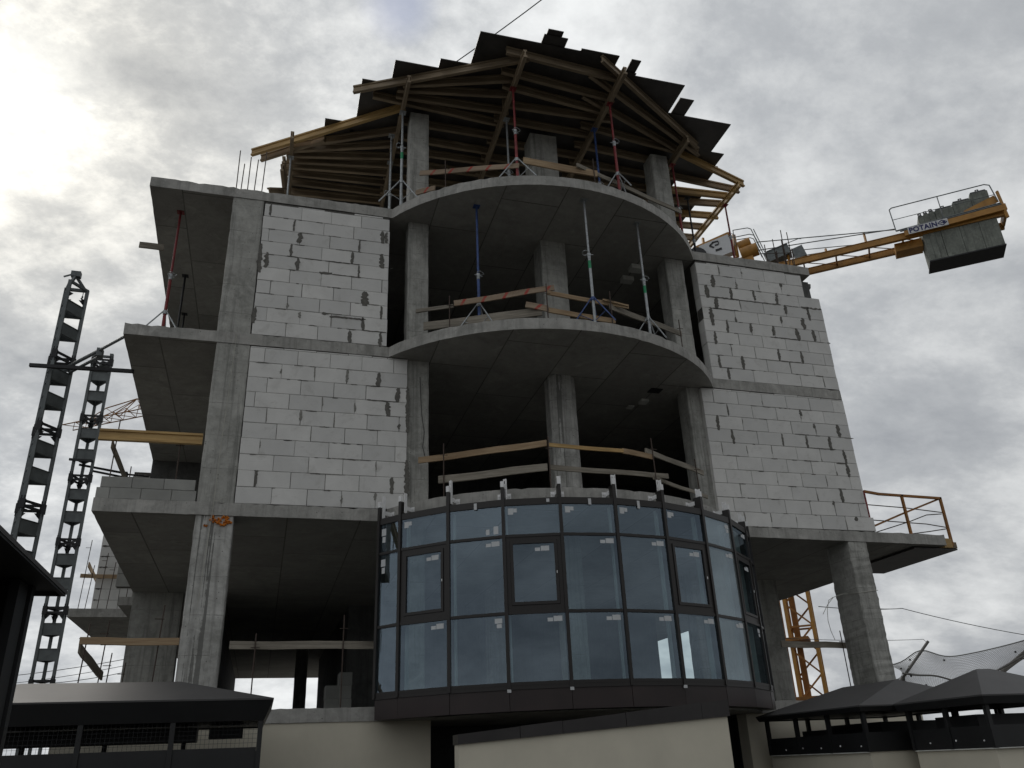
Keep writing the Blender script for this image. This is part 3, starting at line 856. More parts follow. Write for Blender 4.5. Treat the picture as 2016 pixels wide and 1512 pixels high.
SASH = {1, 3, 6, 8}
rs = random.Random(21)
STICK = {}
for i in range(NF):
    narrow = i in (0, NF - 1)
    for row, (z0, z1) in enumerate(((ZB + .045, ZT2 - .022), (ZT2 + .022, ZT1 - .022), (ZT1 + .022, ZTOP))):
        u, du, zz0, zz1, off = .027, -.027, z0, z1, 0.0
        if row == 1 and i in SASH and not narrow:
            fr_ = MB(); ob, w1, w2 = .027, .062, .05
            for (a0, a1, b0, b1) in ((ob, -ob, z1 - w1, z1), (ob, -ob, z0, z0 + w1 + .03), (ob, ob + w1, z0 + w1 + .03, z1 - w1), (-ob - w1, -ob, z0 + w1 + .03, z1 - w1)):
                facet_box(fr_, i, a0, a1, -.07, .012, b0, b1)
            part("sash_frame", fr_, "mullion_brown", cw)
            fr2 = MB(); e0 = ob + w1
            for (a0, a1, b0, b1) in ((e0 + .004, -e0 - .004, z1 - w1 - w2, z1 - w1 - .004), (e0 + .004, -e0 - .004, z0 + w1 + .034, z0 + w1 + .03 + w2), (e0 + .004, e0 + w2, z0 + w1 + .03 + w2, z1 - w1 - w2), (-e0 - w2, -e0 - .004, z0 + w1 + .03 + w2, z1 - w1 - w2)):
                facet_box(fr2, i, a0, a1, -.06, .026, b0, b1)
            part("sash", fr2, "mullion_brown", cw)
            u, du, zz0, zz1 = e0 + w2, -e0 - w2, z0 + w1 + .03 + w2, z1 - w1 - w2
            facet_handle = facet_box(MB(), i, -e0 - .03, -e0 - .018, .026, .04, (z0 + z1) / 2 - .02, (z0 + z1) / 2 + .02)
            part("sash_handle", facet_handle, "aluminium", cw)
        part("pane", facet_box(MB(), i, u, du, -.012, 0.004, zz0, zz1), "glass_film" if i == 7 else "glass", cw)
        # maker's labels stuck on the panes
        if not narrow or row > 0:
            p, q = cpt(ANG[i], CR), cpt(ANG[i + 1], CR); L = (q - p).length
            left = row == 2 and i in (1, 3, 4, 5, 6)
            if row == 2 and i == 2:
                spots = ((L - .30, L - .24, zz0 + .03, zz0 + .12), (L - .17, L - .09, zz0 + .03, zz0 + .16))
            elif left:
                spots = ((.08, .165, zz1 - .15, zz1 - .045), (.168, .225, zz1 - .115, zz1 - .05))
            elif narrow:
                spots = ((.06, .16, zz1 - .20, zz1 - .08), (.08, .15, zz1 - .32, zz1 - .22))
            else:
                j = rs.uniform(-.03, .03); b = (L + du - .03) + min(0, j)
                spots = ((b - .25, b - .165, zz1 - .125, zz1 - .07), (b - .155, b - .02, zz1 - .125, zz1 - .045)) if rs.random() < .75 else ((b - .12, b, zz1 - .12, zz1 - .045), (b - .09, b - .01, zz1 - .19, zz1 - .13))
            for a0, a1, b0, b1 in spots:
                part("sticker", facet_box(MB(), i, a0, a1, .0045, .0062, b0, b1), "white_paper", cw)
    # paper tags taped on the head rail
    if i in (2, 3, 4, 5):
        a0 = (.45, .72, .48, .42)[i - 2]; zz = ZTOP + .055
        hh = (.075, .022, .07, .10)[i - 2]
        part("sticker", facet_box(MB(), i, a0, a0 + .05, .0225, .026, zz - hh, zz + .035), "sign_white", cw)
    # dark back panel between slab edge and head rail, and the brown apron below
    part("apron_panel", facet_box(MB(), i, .003, -.003, -.05, .004 + .004 * (i % 2), ZB - .36, ZB - .062), "apron_brown", cw)
    part("apron_lip", facet_box(MB(), i, .002, -.002, -.30, -.052, ZB - .365, ZB - .352), "coping_metal", cw)
for k in (3, 4, 6):
    c_ = cpt(ANG[k], CR + .028)
    part("sticker", MB().box(c_.x - .03, c_.x + .03, c_.y - .008, c_.y, ZB - .10, ZB - .055), "sign_white", cw)
for i in range(1, NF - 1):   # pale inner reveal boards behind the glass edges
    part("inner_reveal", facet_box(MB(), i, (.03 if i < 4 else -.062), (.062 if i < 4 else -.03), -.22, -.13, ZB, ZTOP), "inner_curb", cw)

# ------------------------------------------------------------------ steel props
PROP_G = "steel props under the slabs"


def prop(x, y, z0, z1, lower, upper, label, tripod=None, green=False, split=0.52, collar="galvanised", turn=0.0):
    t_ = thing("steel_prop", label, "prop", (x, y, z0), PROP_G)
    h = z1 - z0; zs = z0 + h * split
    smooth(part("outer_tube", MB().tube((x, y, z0 + .008), (x, y, zs), .030, 12), lower, t_))
    it = smooth(part("inner_tube", MB().tube((x, y, zs - .05), (x, y, z1 - .008), .0235, 12), upper, t_))
    holes = MB()
    n = int((z1 - zs) / .1)
    for k in range(1, n):
        holes.tube((x, y - .0232, zs + .06 + k * .1), (x, y - .0242, zs + .06 + k * .1), .006, 6)
    part("pin_holes", holes, "black_steel", it)
    cm = MB().tube((x, y, zs - .03), (x, y, zs + .035), .041, 12).tube((x, y, zs - .09), (x, y, zs - .03), .034, 12)
    ring = [(x + .075 * math.cos(a) + .05 * math.cos(turn), y + .075 * math.sin(a) + .05 * math.sin(turn), zs + .06 + .02 * math.sin(a * 2)) for a in [2 * math.pi * k / 12 for k in range(12)]]
    cm.path(ring, .007, 5)
    cm.tube((x - .09 * math.cos(turn), y - .09 * math.sin(turn), zs - .01), (x + .10 * math.cos(turn), y + .10 * math.sin(turn), zs + .015), .010, 6)
    part("collar_nut", cm, collar, t_)
    part("head_plate", MB().box(x - .07, x + .07, y - .07, y + .07, z1 - .008, z1 - .001), upper, t_)
    part("base_plate", MB().box(x - .07, x + .07, y - .07, y + .07, z0 + .001, z0 + .009), lower, t_)
    if green:
        part("label_band", MB().tube((x, y, zs - .32), (x, y, zs - .14), .0312, 12), "green_label", t_)
    if tripod:
        part("tripod_clamp", MB().tube((x, y, z0 + .66), (x, y, z0 + .74), .042, 10), tripod, t_)
        for k in range(3):
            a = turn + .5 + k * 2.094
            part("tripod_leg", MB().tube((x + .04 * math.cos(a), y + .04 * math.sin(a), z0 + .71), (x + .50 * math.cos(a), y + .50 * math.sin(a), z0 + .012), .014, 6), tripod, t_)
            part("tripod_strut", MB().tube((x + .03 * math.cos(a), y + .03 * math.sin(a), z0 + .22), (x + .30 * math.cos(a), y + .30 * math.sin(a), z0 + .32), .008, 5), tripod, t_)


F4, C4 = 3.285, 6.36
prop(-.787, -.789, F4 + tilt(-.8), C4 + tilt(-.8), "blue_paint", "blue_paint", "blue steel prop with grey tripod feet at the open upper bay edge", "galvanised", split=.45, turn=.4)
prop(1.332, -1.50, F4 + tilt(1.3), C4 + tilt(1.3), "galvanised", "galvanised", "galvanised steel prop on a blue tripod in the open upper bay", "blue_paint", True, .56, turn=2.6)
prop(2.742, -.999, F4 + tilt(2.7), C4 + tilt(2.7), "galvanised", "galvanised", "galvanised steel prop on a grey tripod, rightmost in the open upper bay", "galvanised", True, .53, turn=.2)
prop(-6.684, .773, F4, C4, "red_paint", "red_paint", "red steel prop with grey tripod feet on the upper left balcony", "galvanised", split=.50, turn=1.0)
prop(-6.77, 3.28, F4, C4, "black_steel", "black_steel", "dark steel prop behind the red one on the upper left balcony", None, turn=.3)
prop(-6.92, 5.13, F4, C4, "black_steel", "black_steel", "farthest dark steel prop deep on the upper left balcony", None, turn=.3)
F5, C5 = 6.585, 9.23
prop(-.03, -1.335, F5 + tilt(0), C5, "red_paint", "red_paint", "red steel prop with tripod under the roof formwork, left of two", "galvanised", split=.55, turn=.6)
prop(2.225, -1.40, F5 + tilt(2.2), C5, "red_paint", "red_paint", "red steel prop with tripod under the roof formwork, above the right half of the bay", "galvanised", split=.58, turn=.1)
prop(-2.262, -.055, F5, C5, "galvanised", "galvanised", "galvanised steel prop with tripod beside the left column under the roof formwork", "galvanised", True, .62, turn=2.9)
prop(-2.40, .75, F5, C5, "galvanised", "galvanised", "galvanised steel prop behind the left column under the roof formwork", None, False, .35, turn=2.9)
prop(-2.30, 1.7, F5, C5, "galvanised", "galvanised", "thin grey steel prop furthest back beside the left column under the roof", None, False, .35, turn=2.9)
prop(.08, -.39, F5 + tilt(.1), C5, "galvanised", "galvanised", "galvanised steel prop with green band behind the left red prop", None, True, .42, turn=.9)
prop(2.18, -.54, F5 + tilt(2.2), C5, "blue_paint", "blue_paint", "blue steel prop behind the right red prop under the roof formwork", "galvanised", False, .40, turn=.9)
prop(4.56, .21, F5 + tilt(4.5), C5, "red_paint", "red_paint", "red steel prop at the right column under the roof formwork", None, False, .50, turn=.9)
prop(6.70, 1.40, F5 + tilt(6.7), C5, "red_paint", "red_paint", "red steel prop at the right end of the roof formwork above the block wall", None, False, .62, turn=.2)
prop(5.55, 1.35, F5 + tilt(5.5), C5, "black_steel", "black_steel", "dark steel prop inside the right end of the roof formwork", None, False, .5, turn=.2)
prop(-4.64, 2.05, F5, C5, "galvanised", "galvanised", "grey steel prop at the left end of the roof formwork", None, False, .45, turn=.2)

# ------------------------------------------------------------------ timber formwork of the roof
H20 = {}


def h20_mesh(L, mat, h=.2, w=.08):
    key = (round(L, 2), mat)
    if key not in H20:
        a, b, f, c = w / 2, .0135, .04, .006
        prof = [(-a, -h / 2 + c), (-a + c, -h / 2), (a - c, -h / 2), (a, -h / 2 + c), (a, -h / 2 + f), (b, -h / 2 + f + .008), (b, h / 2 - f - .008), (a, h / 2 - f), (a, h / 2), (-a, h / 2), (-a, h / 2 - f), (-b, h / 2 - f - .008), (-b, -h / 2 + f + .008), (-a, -h / 2 + f)]
        n = len(prof)
        vs = [(-L / 2, y, z) for y, z in prof] + [(L / 2, y, z) for y, z in prof]
        fs = [(i, n + i, n + (i + 1) % n, (i + 1) % n) for i in range(n)] + [tuple(range(n)), tuple(range(2 * n - 1, n - 1, -1))]
        H20[key] = MB().add(vs, fs).mesh("formwork_beam", mat)
    return H20[key]


def along(me, name, p, q, roll=0.0):
    """object whose local x runs from p to q"""
    p = Vector(p); q = Vector(q); d = (q - p).normalized()
    z = Vector((0, 0, 1)); y = z.cross(d).normalized(); z = d.cross(y)
    M = Matrix((d, y, z)).transposed() @ Matrix.Rotation(roll, 3, "X")
    o = link(name, me, None, (p + q) / 2, M.to_euler())
    return o


def beam(p, q, mat, label, group, name="formwork_beam"):
    L = (Vector(q) - Vector(p)).length
    return tag(along(h20_mesh(L, mat), name, p, q), label, "beam", group)


PX = [(-4.64, 1.35), (-2.27, -1.0), (-0.02, -2.27), (2.23, -2.33), (4.56, -.67), (6.69, .60)]
for k, (x, y0) in enumerate(PX):
    beam((x, y0, 9.33), (x + (.02 if k != 2 else .12), 6.0 if k not in (0, 5) else 4.6, 9.33), "timber_beam_yellow" if k == 5 else "timber_beam_shaded",
         f"{ORD[k]} main roof formwork beam from the left, running inward over the props", "main beams of the roof formwork", "main_beam")
SEC = {
    0: [((-4.58, 1.95), (-2.26, .86)), ((-4.7, 2.12), (-2.2, 1.34)), ((-4.75, 2.30), (-2.2, 1.81)), ((-4.75, 2.52), (-2.2, 2.13)), ((-4.75, 2.72), (-2.2, 2.45)), ((-4.75, 3.0), (-2.2, 2.85)), ((-4.75, 3.35), (-2.2, 3.29)), ((-4.75, 3.78), (-2.2, 3.64)), ((-4.75, 4.2), (-2.2, 4.1))],
    1: [((-2.35, -.62), (.05, -1.36)), ((-2.45, -.46), (.1, -.88)), ((-2.45, -.27), (.15, -.35)), ((-2.95, -.14), (.15, .08)), ((-2.3, .525), (.1, .526)), ((-2.35, 1.055), (.1, 1.09)), ((-2.35, 1.54), (.1, 1.48)), ((-2.35, 2.0), (.1, 1.96)), ((-2.35, 2.6), (.1, 2.55)), ((-2.35, 3.2), (.1, 3.2))],
    2: [((-.33, -1.525), (2.40, -1.28)), ((-.2, -1.117), (2.35, -.85)), ((-.05, -.55), (2.6, -.65)), ((-.12, -.068), (2.35, -.03)), ((-.1, .70), (2.35, .75)), ((-.1, 1.3), (2.35, 1.28)), ((-.1, 1.9), (2.35, 1.9)), ((-.1, 2.6), (2.35, 2.6)), ((-.1, 3.3), (2.35, 3.3))],
    3: [((1.58, -1.879), (5.2, -.033)), ((1.65, -1.247), (4.7, -.02)), ((1.95, -.323), (4.72, .01)), ((2.03, .345), (4.7, .52)), ((2.1, .95), (4.7, 1.05)), ((2.1, 1.5), (4.7, 1.55)), ((2.1, 2.1), (4.7, 2.1)), ((2.1, 2.75), (4.7, 2.75)), ((2.1, 3.4), (4.7, 3.4))],
    4: [((4.45, .90), (6.98, 1.07)), ((4.45, 1.50), (6.85, 1.36)), ((4.45, 2.0), (6.9, 1.70)), ((4.45, 2.50), (6.99, 2.25)), ((4.45, 3.0), (6.85, 2.8)), ((4.45, 3.5), (6.85, 3.35))],
}
GAPN = ["leftmost", "second", "middle", "fourth", "rightmost"]
for g, L in SEC.items():
    for k, (a, b) in enumerate(L):
        beam((*a, 9.53), (*b, 9.53), "timber_beam_yellow" if g == 4 and k in (1, 3) else "timber_beam_shaded", f"{ORD[k]} cross beam behind the edge in the {GAPN[g]} bay of the roof formwork", "cross beams of the roof formwork", "cross_beam")
EDGE = [(((-5.57, 2.46), (-2.20, .06)), "timber_beam_yellow", "leftmost sloping edge beam of the roof formwork, yellowish"),
        (((-3.39, -.18), (.15, -1.99)), "timber_beam_shaded", "long edge beam of the roof formwork left of the ridge"),
        (((-.37, -2.06), (2.25, -1.88)), "timber_beam_shaded", "frontmost edge beam of the roof formwork over the bay"),
        (((1.70, -2.34), (5.06, -.27)), "timber_beam_shaded", "edge beam of the roof formwork falling to the right"),
        (((4.72, .06), (6.97, .81)), "timber_beam_yellow", "rightmost edge beam of the roof formwork, yellowish")]
for (a, b), mt, lb in EDGE:
    beam((*a, 9.535), (*b, 9.535), mt, lb, "edge beams of the roof formwork", "edge_beam")
beam((-5.35, 2.62, 9.535), (-3.9, 1.55, 9.535), "timber_beam_shaded", "short doubled beam end behind the left edge beam", "edge beams of the roof formwork", "edge_beam")

rq = random.Random(5)


def sheet(x0, x1, y0, y1, label, z=9.632, th=.021, tilt_=0.0):
    m = MB().box(x0, x1, y0, y1, z, z + th)
    o = single("plywood_sheet", m, "formwork_plywood", label, "plywood", "dark plywood sheets of the roof formwork")
    return o


EDGE_SHEETS = [(-3.93, -3.23, .98, 2.2, "small dark plywood sheet at the left end of the roof edge"),
               (-3.23, -2.60, -.45, 1.2, "first dark plywood sheet left of the roof ridge, above the left column"),
               (-2.60, -1.66, -1.15, 1.2, "second dark plywood sheet left of the roof ridge"),
               (-1.66, -1.0, -1.42, 1.2, "narrow dark plywood sheet left of the topmost one"),
               (-1.0, 1.22, -2.33, 1.2, "topmost dark plywood sheet over the bay"),
               (1.22, 2.10, -2.40, 1.2, "dark plywood sheet right of the topmost one"),
               (2.10, 2.66, -2.02, 1.2, "dark plywood sheet under the first upright scrap at the right"),
               (2.66, 3.89, -1.95, 1.2, "large dark plywood sheet with a pointed corner on the right slope"),
               (3.89, 4.33, -1.06, 1.2, "narrow dark plywood sheet between the two pointed ones on the right"),
               (4.33, 5.57, -1.05, 1.2, "large dark plywood sheet with the rightmost pointed corner"),
               (5.57, 5.94, -.04, 1.2, "narrow dark plywood sheet at the right end of the roof edge"),
               (5.94, 6.03, .44, 1.2, "thin dark plywood strip at the right end of the roof edge")]
for s_ in EDGE_SHEETS:
    sheet(*s_[:4], s_[4])
sheet(.33, .86, -2.56, -.9, "lower of two short dark plywood scraps on the topmost sheet", z=9.655)
sheet(.38, .72, -2.69, -1.0, "upper of two short dark plywood scraps on the topmost sheet", z=9.678)
sheet(2.405, 2.63, -2.36, -.9, "narrow dark plywood scrap sticking up right of the topmost sheet", z=9.655)
sheet(3.97, 4.33, -1.55, -.3, "narrow dark plywood scrap between the two pointed sheets", z=9.655)
xs = [-4.62, -4.3, -3.33, -2.11, -.89, .33, 1.55, 2.77, 3.99, 5.2, 6.2]
for k, (a, b) in enumerate(zip(xs, xs[1:])):
    for j, (y0, y1) in enumerate(((1.2, 3.64), (3.64, 6.05))):
        if k == 0 and j == 0:
            y0 = 2.0
        if k == 1 and j == 0:
            y0 = 1.85 if a < -4 else 1.2
        if k == 2 and j == 0:
            y0 = 2.2 if a < -3.9 else 1.2
        if k == 9 and j == 0:
            y0 = 1.55
        sheet(a, b, y0, y1, f"{ORD[k]} deck sheet from the left in the {'front' if j == 0 else 'rear'} row of the roof underside")
# a tower of spare timbers at the left end of the formwork
for k, (p_, q_) in enumerate((((-4.80, 2.0, 9.10), (-4.66, 3.6, 9.10)), ((-4.82, 2.0, 8.86), (-4.66, 3.6, 8.87)), ((-5.05, 2.0, 8.1), (-4.74, 2.6, 8.6)))):
    beam(p_, q_, "timber_beam_shaded", ("upper", "lower", "leaning")[k] + " spare formwork beam stacked at the left end under the roof", "spare beams at the left end", "spare_beam")

# ------------------------------------------------------------------ guard rails of planks and rebar posts
PL = {}


def plank(p, q, h, mat, label, th=.032, group="guard planks at the slab edges", roll=0.0, cat="plank"):
    L = (Vector(q) - Vector(p)).length
    key = (round(L, 3), h, th, mat)
    if key not in PL:
        r = random.Random(int(L * 1000)); n = max(3, int(L / .3)); vs, fs = [], []
        for i in range(n + 1):
            x = -L / 2 + L * i / n; j = lambda: r.gauss(0, .002); w = .006 * math.sin(i * 1.3 + L)
            vs += [(x, -th / 2 + j(), -h / 2 + j() + w), (x, th / 2 + j(), -h / 2 + j() + w), (x, th / 2 + j(), h / 2 + j() + w), (x, -th / 2 + j(), h / 2 + j() + w)]
        for i in range(n):
            b = i * 4
            fs += [(b + k, b + (k + 1) % 4, b + 4 + (k + 1) % 4, b + 4 + k) for k in range(4)]
        fs += [(3, 2, 1, 0), tuple(n * 4 + k for k in range(4))]
        PL[key] = MB().add(vs, fs).mesh("plank", mat)
    return tag(along(PL[key], "plank", p, q, roll), label, cat, group)


def post(x, y, z0, z1, label, lean=(0, 0)):
    m = MB().tube((x, y, z0), (x + lean[0], y + lean[1], z1), .011, 6)
    m.tube((x - .07, y - .01, z1 - .22), (x + .07, y - .01, z1 - .22), .007, 5)
    return single("rebar_post", m, "rebar_rust", label, "rebar post", "rebar posts of the guard rails")


# open upper bay (storey four)
T = tilt
plank((-1.95, -.30, 3.285 + .68), (-1.28, -.70, 3.285 + .66), .075, "timber_grey", "short grey rail plank end at the left of the open upper bay")
plank((-1.28, -.75, 3.96), (.55, -1.49, 4.12), .115, "timber_striped", "red striped upper rail plank in the open upper bay")
plank((.40, -1.46, 4.0), (2.13, -1.39, 3.93), .09, "timber_pale", "plain upper rail plank right of the striped one in the upper bay")
plank((1.70, -1.44, 3.86), (3.78, -.42, 4.02), .12, "timber_grey", "long sloping upper rail plank at the right of the upper bay")
plank((-1.80, -.33, 3.62), (.29, -1.43, 3.60), .17, "timber_grey", "wide grey lower rail plank at the left of the upper bay")
plank((-.02, -1.385, 3.73), (.40, -1.475, 3.64), .12, "timber_striped", "short red striped lower plank at the middle post of the upper bay")
plank((.41, -1.45, 3.62), (1.78, -1.46, 3.53), .10, "timber_pale", "lower rail plank right of the middle post in the upper bay")
plank((1.55, -1.47, 3.98), (2.12, -1.41, 3.95), .03, "timber_pale", "thin batten on the upper rail at the right of the upper bay")
post(-1.36, -.70, 3.27, 4.16, "rebar post left in the open upper bay")
post(.38, -1.50, 3.27, 4.18, "rebar post in the middle of the open upper bay")
post(1.70, -1.50, 3.25, 4.17, "rebar post right of the middle in the open upper bay")
post(3.66, -.60, 3.22, 4.25, "rebar post at the far right of the open upper bay")
# bay above the glazing (storey three)
plank((-1.86, -.21, .88), (.22, -1.43, .90), .115, "timber_pale", "upper rail plank at the left above the glazing")
plank((.24, -1.44, .86), (1.66, -1.485, .822), .065, "timber_beam_yellow", "orange yellow upper rail batten above the glazing")
plank((1.64, -1.475, .82), (2.30, -1.34, .80), .095, "timber_pale", "short pale rail plank right of the yellow batten above the glazing")
plank((2.16, -1.36, .90), (3.82, -.44, .87), .10, "timber_grey", "sloping upper rail plank at the right above the glazing")
plank((-1.55, -.52, .42), (.21, -1.43, .455), .135, "timber_grey", "weathered lower rail plank with yellow foam at the left above the glazing")
plank((.25, -1.44, .445), (2.63, -1.22, .485), .09, "timber_grey", "long weathered lower rail plank right of the middle above the glazing")
plank((2.27, -1.34, .39), (3.86, -.40, .385), .065, "timber_grey", "thin sloping lower rail plank at the far right above the glazing")
post(-1.47, -.60, -.01, 1.09, "rebar post at the left above the glazing")
post(.235, -1.48, -.03, 1.0, "rebar post in the middle above the glazing")
post(2.31, -1.37, -.04, 1.15, "rebar post right of the middle above the glazing", (-.02, 0))
post(3.54, -.70, -.05, 1.05, "rebar post at the far right above the glazing", (-.02, 0))
# roof storey
plank((-1.88, -.19, 7.48), (0.0, -1.376, 7.085), .115, "timber_striped", "red striped rail plank left under the roof formwork")
plank((.09, -1.40, 7.215), (1.70, -1.49, 7.08), .16, "timber_pale", "pale rail plank in the middle under the roof formwork")
plank((1.23, -1.54, 7.20), (4.0, -.80, 6.96), .10, "timber_grey", "long grey rail plank sloping to the right under the roof formwork")
plank((-1.95, -.11, 7.0), (-1.60, -.46, 6.93), .12, "timber_striped", "short red striped plank end at the left column under the roof")
post(-1.41, -.64, 6.57, 7.55, "rebar post at the left under the roof formwork")
post(1.62, -1.52, 6.55, 7.45, "rebar post in the middle under the roof formwork")
# left balconies
beam((-7.30, .06, 1.13), (-5.64, .06, 1.145), "timber_beam_yellow", "yellow formwork beam used as rail on the left balcony", "edge beams of the roof formwork", "rail_beam")
plank((-7.12, .30, 1.05), (-7.14, 2.9, 1.0), .13, "timber_grey", "plank along the left balcony edge, running back under the yellow beam")
post(-7.05, .16, -.01, 1.45, "rebar post at the left end of the yellow rail beam", (.02, 0))
post(-6.00, .12, -.01, 1.25, "rebar post near the right end of the yellow rail beam")
post(-7.08, 2.2, -.01, 1.3, "rebar post behind the yellow rail beam on the left balcony")
plank((-7.05, .06, -2.265), (-5.61, .06, -2.275), .11, "timber_pale", "pale rail plank on the lowest balcony at the far left")
plank((-7.06, .2, -2.35), (-7.12, 2.9, -2.5), .15, "timber_grey", "dark plank running back along the lowest left balcony edge")
plank((-7.12, 3.6, -3.0), (-7.14, 5.4, -3.05), .15, "timber_grey", "short dark plank far back on the lowest left balcony edge")
for k, (x, y) in enumerate(((-7.0, .12), (-6.93, 1.35), (-6.98, 2.4), (-7.0, 4.3), (-5.95, .12))):
    post(x, y, -3.32, (-2.0, -1.75, -2.15, -2.1, -1.7)[k], f"{('leftmost', 'second', 'third', 'fourth', 'rightmost')[k]} rebar post on the lowest left balcony", (.05, 0))
plank((-4.85, .10, -2.33), (-2.50, .10, -2.33), .125, "timber_grey", "grey rail plank left of the glazing on the lowest storey")
post(-4.45, .06, -3.32, -2.15, "rebar post at the left of the rail beside the glazing")
post(-3.05, .06, -3.32, -1.85, "rebar post at the right of the rail beside the glazing")
plank((5.5, .42, -2.30), (7.95, .96, -2.27), .12, "timber_grey", "dark rail plank between the glazing and the right column")
post(7.12, .70, -3.36, -2.0, "rebar post at the right column on the lowest storey")
plank((-7.48, 1.4, 5.86), (-7.0, 1.4, 5.86), .14, "timber_grey", "plank end poking out left under the top slab")
# rear wing rails
plank((-9.35, 10.7, .92), (-7.5, 10.7, .92), .11, "timber_pale", "pale rail plank on the rear wing slab")
plank((-9.2, 10.75, 1.25), (-9.0, 13.4, .65), .14, "timber_pale", "sloping plank at the left edge of the rear wing slab")
for k, x in enumerate((-9.25, -9.08, -8.78, -8.55, -8.1)):
    post(x, 10.62, -.01, (1.9, 1.2, 1.55, 1.3, 2.0)[k], f"{('leftmost', 'second', 'third', 'fourth', 'rightmost')[k]} rebar post on the rear wing slab", (.06, 0))

# pallet of grey blocks inside the lowest storey
for k in range(4):
    for j in range(2):
        if k == 3 and j == 0:
            continue
        m = MB().box(-2.90 + j * .29 + .002 + .01 * (k % 2), -2.61 + j * .29 + .01 * (k % 2) - .002, 5.9, 6.5, -3.308 + k * .285, -3.027 + k * .285)
        single("stacked_block", m, "aerated_block_grey", f"grey block stacked inside the lowest storey, {('bottom', 'second', 'third', 'top')[k]} layer, {('left', 'right')[j]}", "block", "blocks stacked inside the lowest storey")

# ------------------------------------------------------------------ guard frame and platform at the right slab corner
gf = thing("edge_guard_frame", "rusty yellow guard frame on the slab corner at the right", "guard rail", (9.0, .15, -.08))
part("post", MB().tube((8.02, .15, -.10), (8.02, .15, .88), .022, 8), "red_paint", gf)
part("post", MB().bar((9.0, .15, -.10), (8.99, .15, .83), .05, .05), "crane_yellow_dirty", gf)
part("post", MB().bar((10.02, .15, -.28), (10.02, .15, .82), .05, .05), "crane_yellow_dirty", gf)
part("top_rail", MB().bar((8.02, .15, .87), (8.4, .15, .825), .05, .05).bar((8.4, .15, .825), (10.04, .15, .80), .05, .05), "crane_yellow_dirty", gf)
part("diagonal", MB().bar((8.1, .20, .10), (8.9, .20, .40), .05, .04).bar((8.9, .20, .40), (10.0, .20, .79), .05, .04), "crane_yellow_dirty", gf)
for k, pts in enumerate(([(8.05, .18, .58), (9.0, .18, .55), (10.02, .18, .48)], [(8.05, .18, .24), (9.5, .18, .20), (10.04, .18, .14)], [(8.05, .22, -.05), (9.1, .22, .25), (9.6, .22, .42), (10.02, .22, .46)], [(8.9, .22, -.05), (9.6, .22, .05), (10.04, .22, .12)])):
    part("rebar_rail", MB().path(pts, .011, 6), "rebar_rust", gf)
pf = thing("edge_platform", "timber and plywood edge platform hung under the right slab corner", "platform", (9.9, 1.4, -.45))
part("deck", MB().box(9.0, 10.14, .16, 2.6, -.365, -.335), "formwork_plywood", pf)
part("deck_beam", MB().box(9.76, 9.98, .1, 2.55, -.333, -.13), "timber_beam_yellow", pf)
part("edge_board", MB().box(9.99, 10.12, .13, 2.55, -.333, -.20), "timber_beam_shaded", pf)

# ------------------------------------------------------------------ mast climbers at the left


def climber_mast(cx, cy, side, near, ztop, label, zlow):
    """triangular lifting mast: three legs, folded plates in pairs, bolted joints every 1.508 m"""
    w = side / 2; hgt = .36 if near else -.36
    legs = [(cx - w, cy), (cx + w, cy), (cx - .06, cy - hgt)]
    t_ = thing("climber_mast", label, "mast", (cx, cy, GROUND), "climbing masts left of the building")
    for x, y in legs:
        part("leg", MB().bar((x, y, GROUND), (x, y, ztop), .062, .062), "dark_steel", t_)
    z = ztop - .06
    k = 0
    while z > GROUND + 1.2:
        jm = MB()
        for a, b in ((0, 1), (1, 2), (2, 0)):           # joint bars and bolts
            for dz in (-.05, -.15):
                jm.bar((*legs[a], z + dz), (*legs[b], z + dz), .03, .045)
        for x, y in legs:
            jm.box(x - .045, x + .045, y - .045, y + .045, z - .20, z - .02)
            for d in (-.025, .025):
                jm.tube((x + d, y - .03, z - .02), (x + d, y - .03, z + .035), .012, 5)
                jm.tube((x + d, y - .03, z - .26), (x + d, y - .03, z - .20), .012, 5)
        if k > 0 or not near:
            part("joint", jm, "black_steel", t_)
        for dz in (.50, 1.03):                          # folded sheet rings
            zz = z - dz
            pm = MB()
            for a, b in ((0, 1), (1, 2), (2, 0)):
                pm.bar((*legs[a], zz), (*legs[b], zz), .012, .235)
                pm.bar((*legs[a], zz - .12), (*legs[b], zz - .12), .045, .012)
                pm.bar((*legs[a], zz + .118), (*legs[b], zz + .118), .045, .012)
            part("plate_ring", pm, "dark_steel", t_)
        gm = MB()                                        # corner gussets by the joint
        for a, b in ((0, 1), (1, 2), (2, 0)):
            p = Vector((*legs[a], 0)); q = Vector((*legs[b], 0)); d = (q - p).normalized()
            for o_, s_ in ((p, 1), (q, -1)):
                g0 = o_ + d * .03 * s_; g1 = o_ + d * .13 * s_
                nrm = Vector((d.y, -d.x, 0)) * .006
                zz = z - .19
                vs = [g0 + nrm + Vector((0, 0, zz)), g1 + nrm + Vector((0, 0, zz)), g0 + nrm + Vector((0, 0, zz - .12))]
                vs += [v - 2 * nrm for v in vs]
                gm.add(vs, [(0, 1, 2), (5, 4, 3), (0, 3, 4, 1), (1, 4, 5, 2), (2, 5, 3, 0)])
        part("gusset", gm, "black_steel", t_)["kind"] = "stuff"
        z -= 1.508; k += 1
    return t_, legs


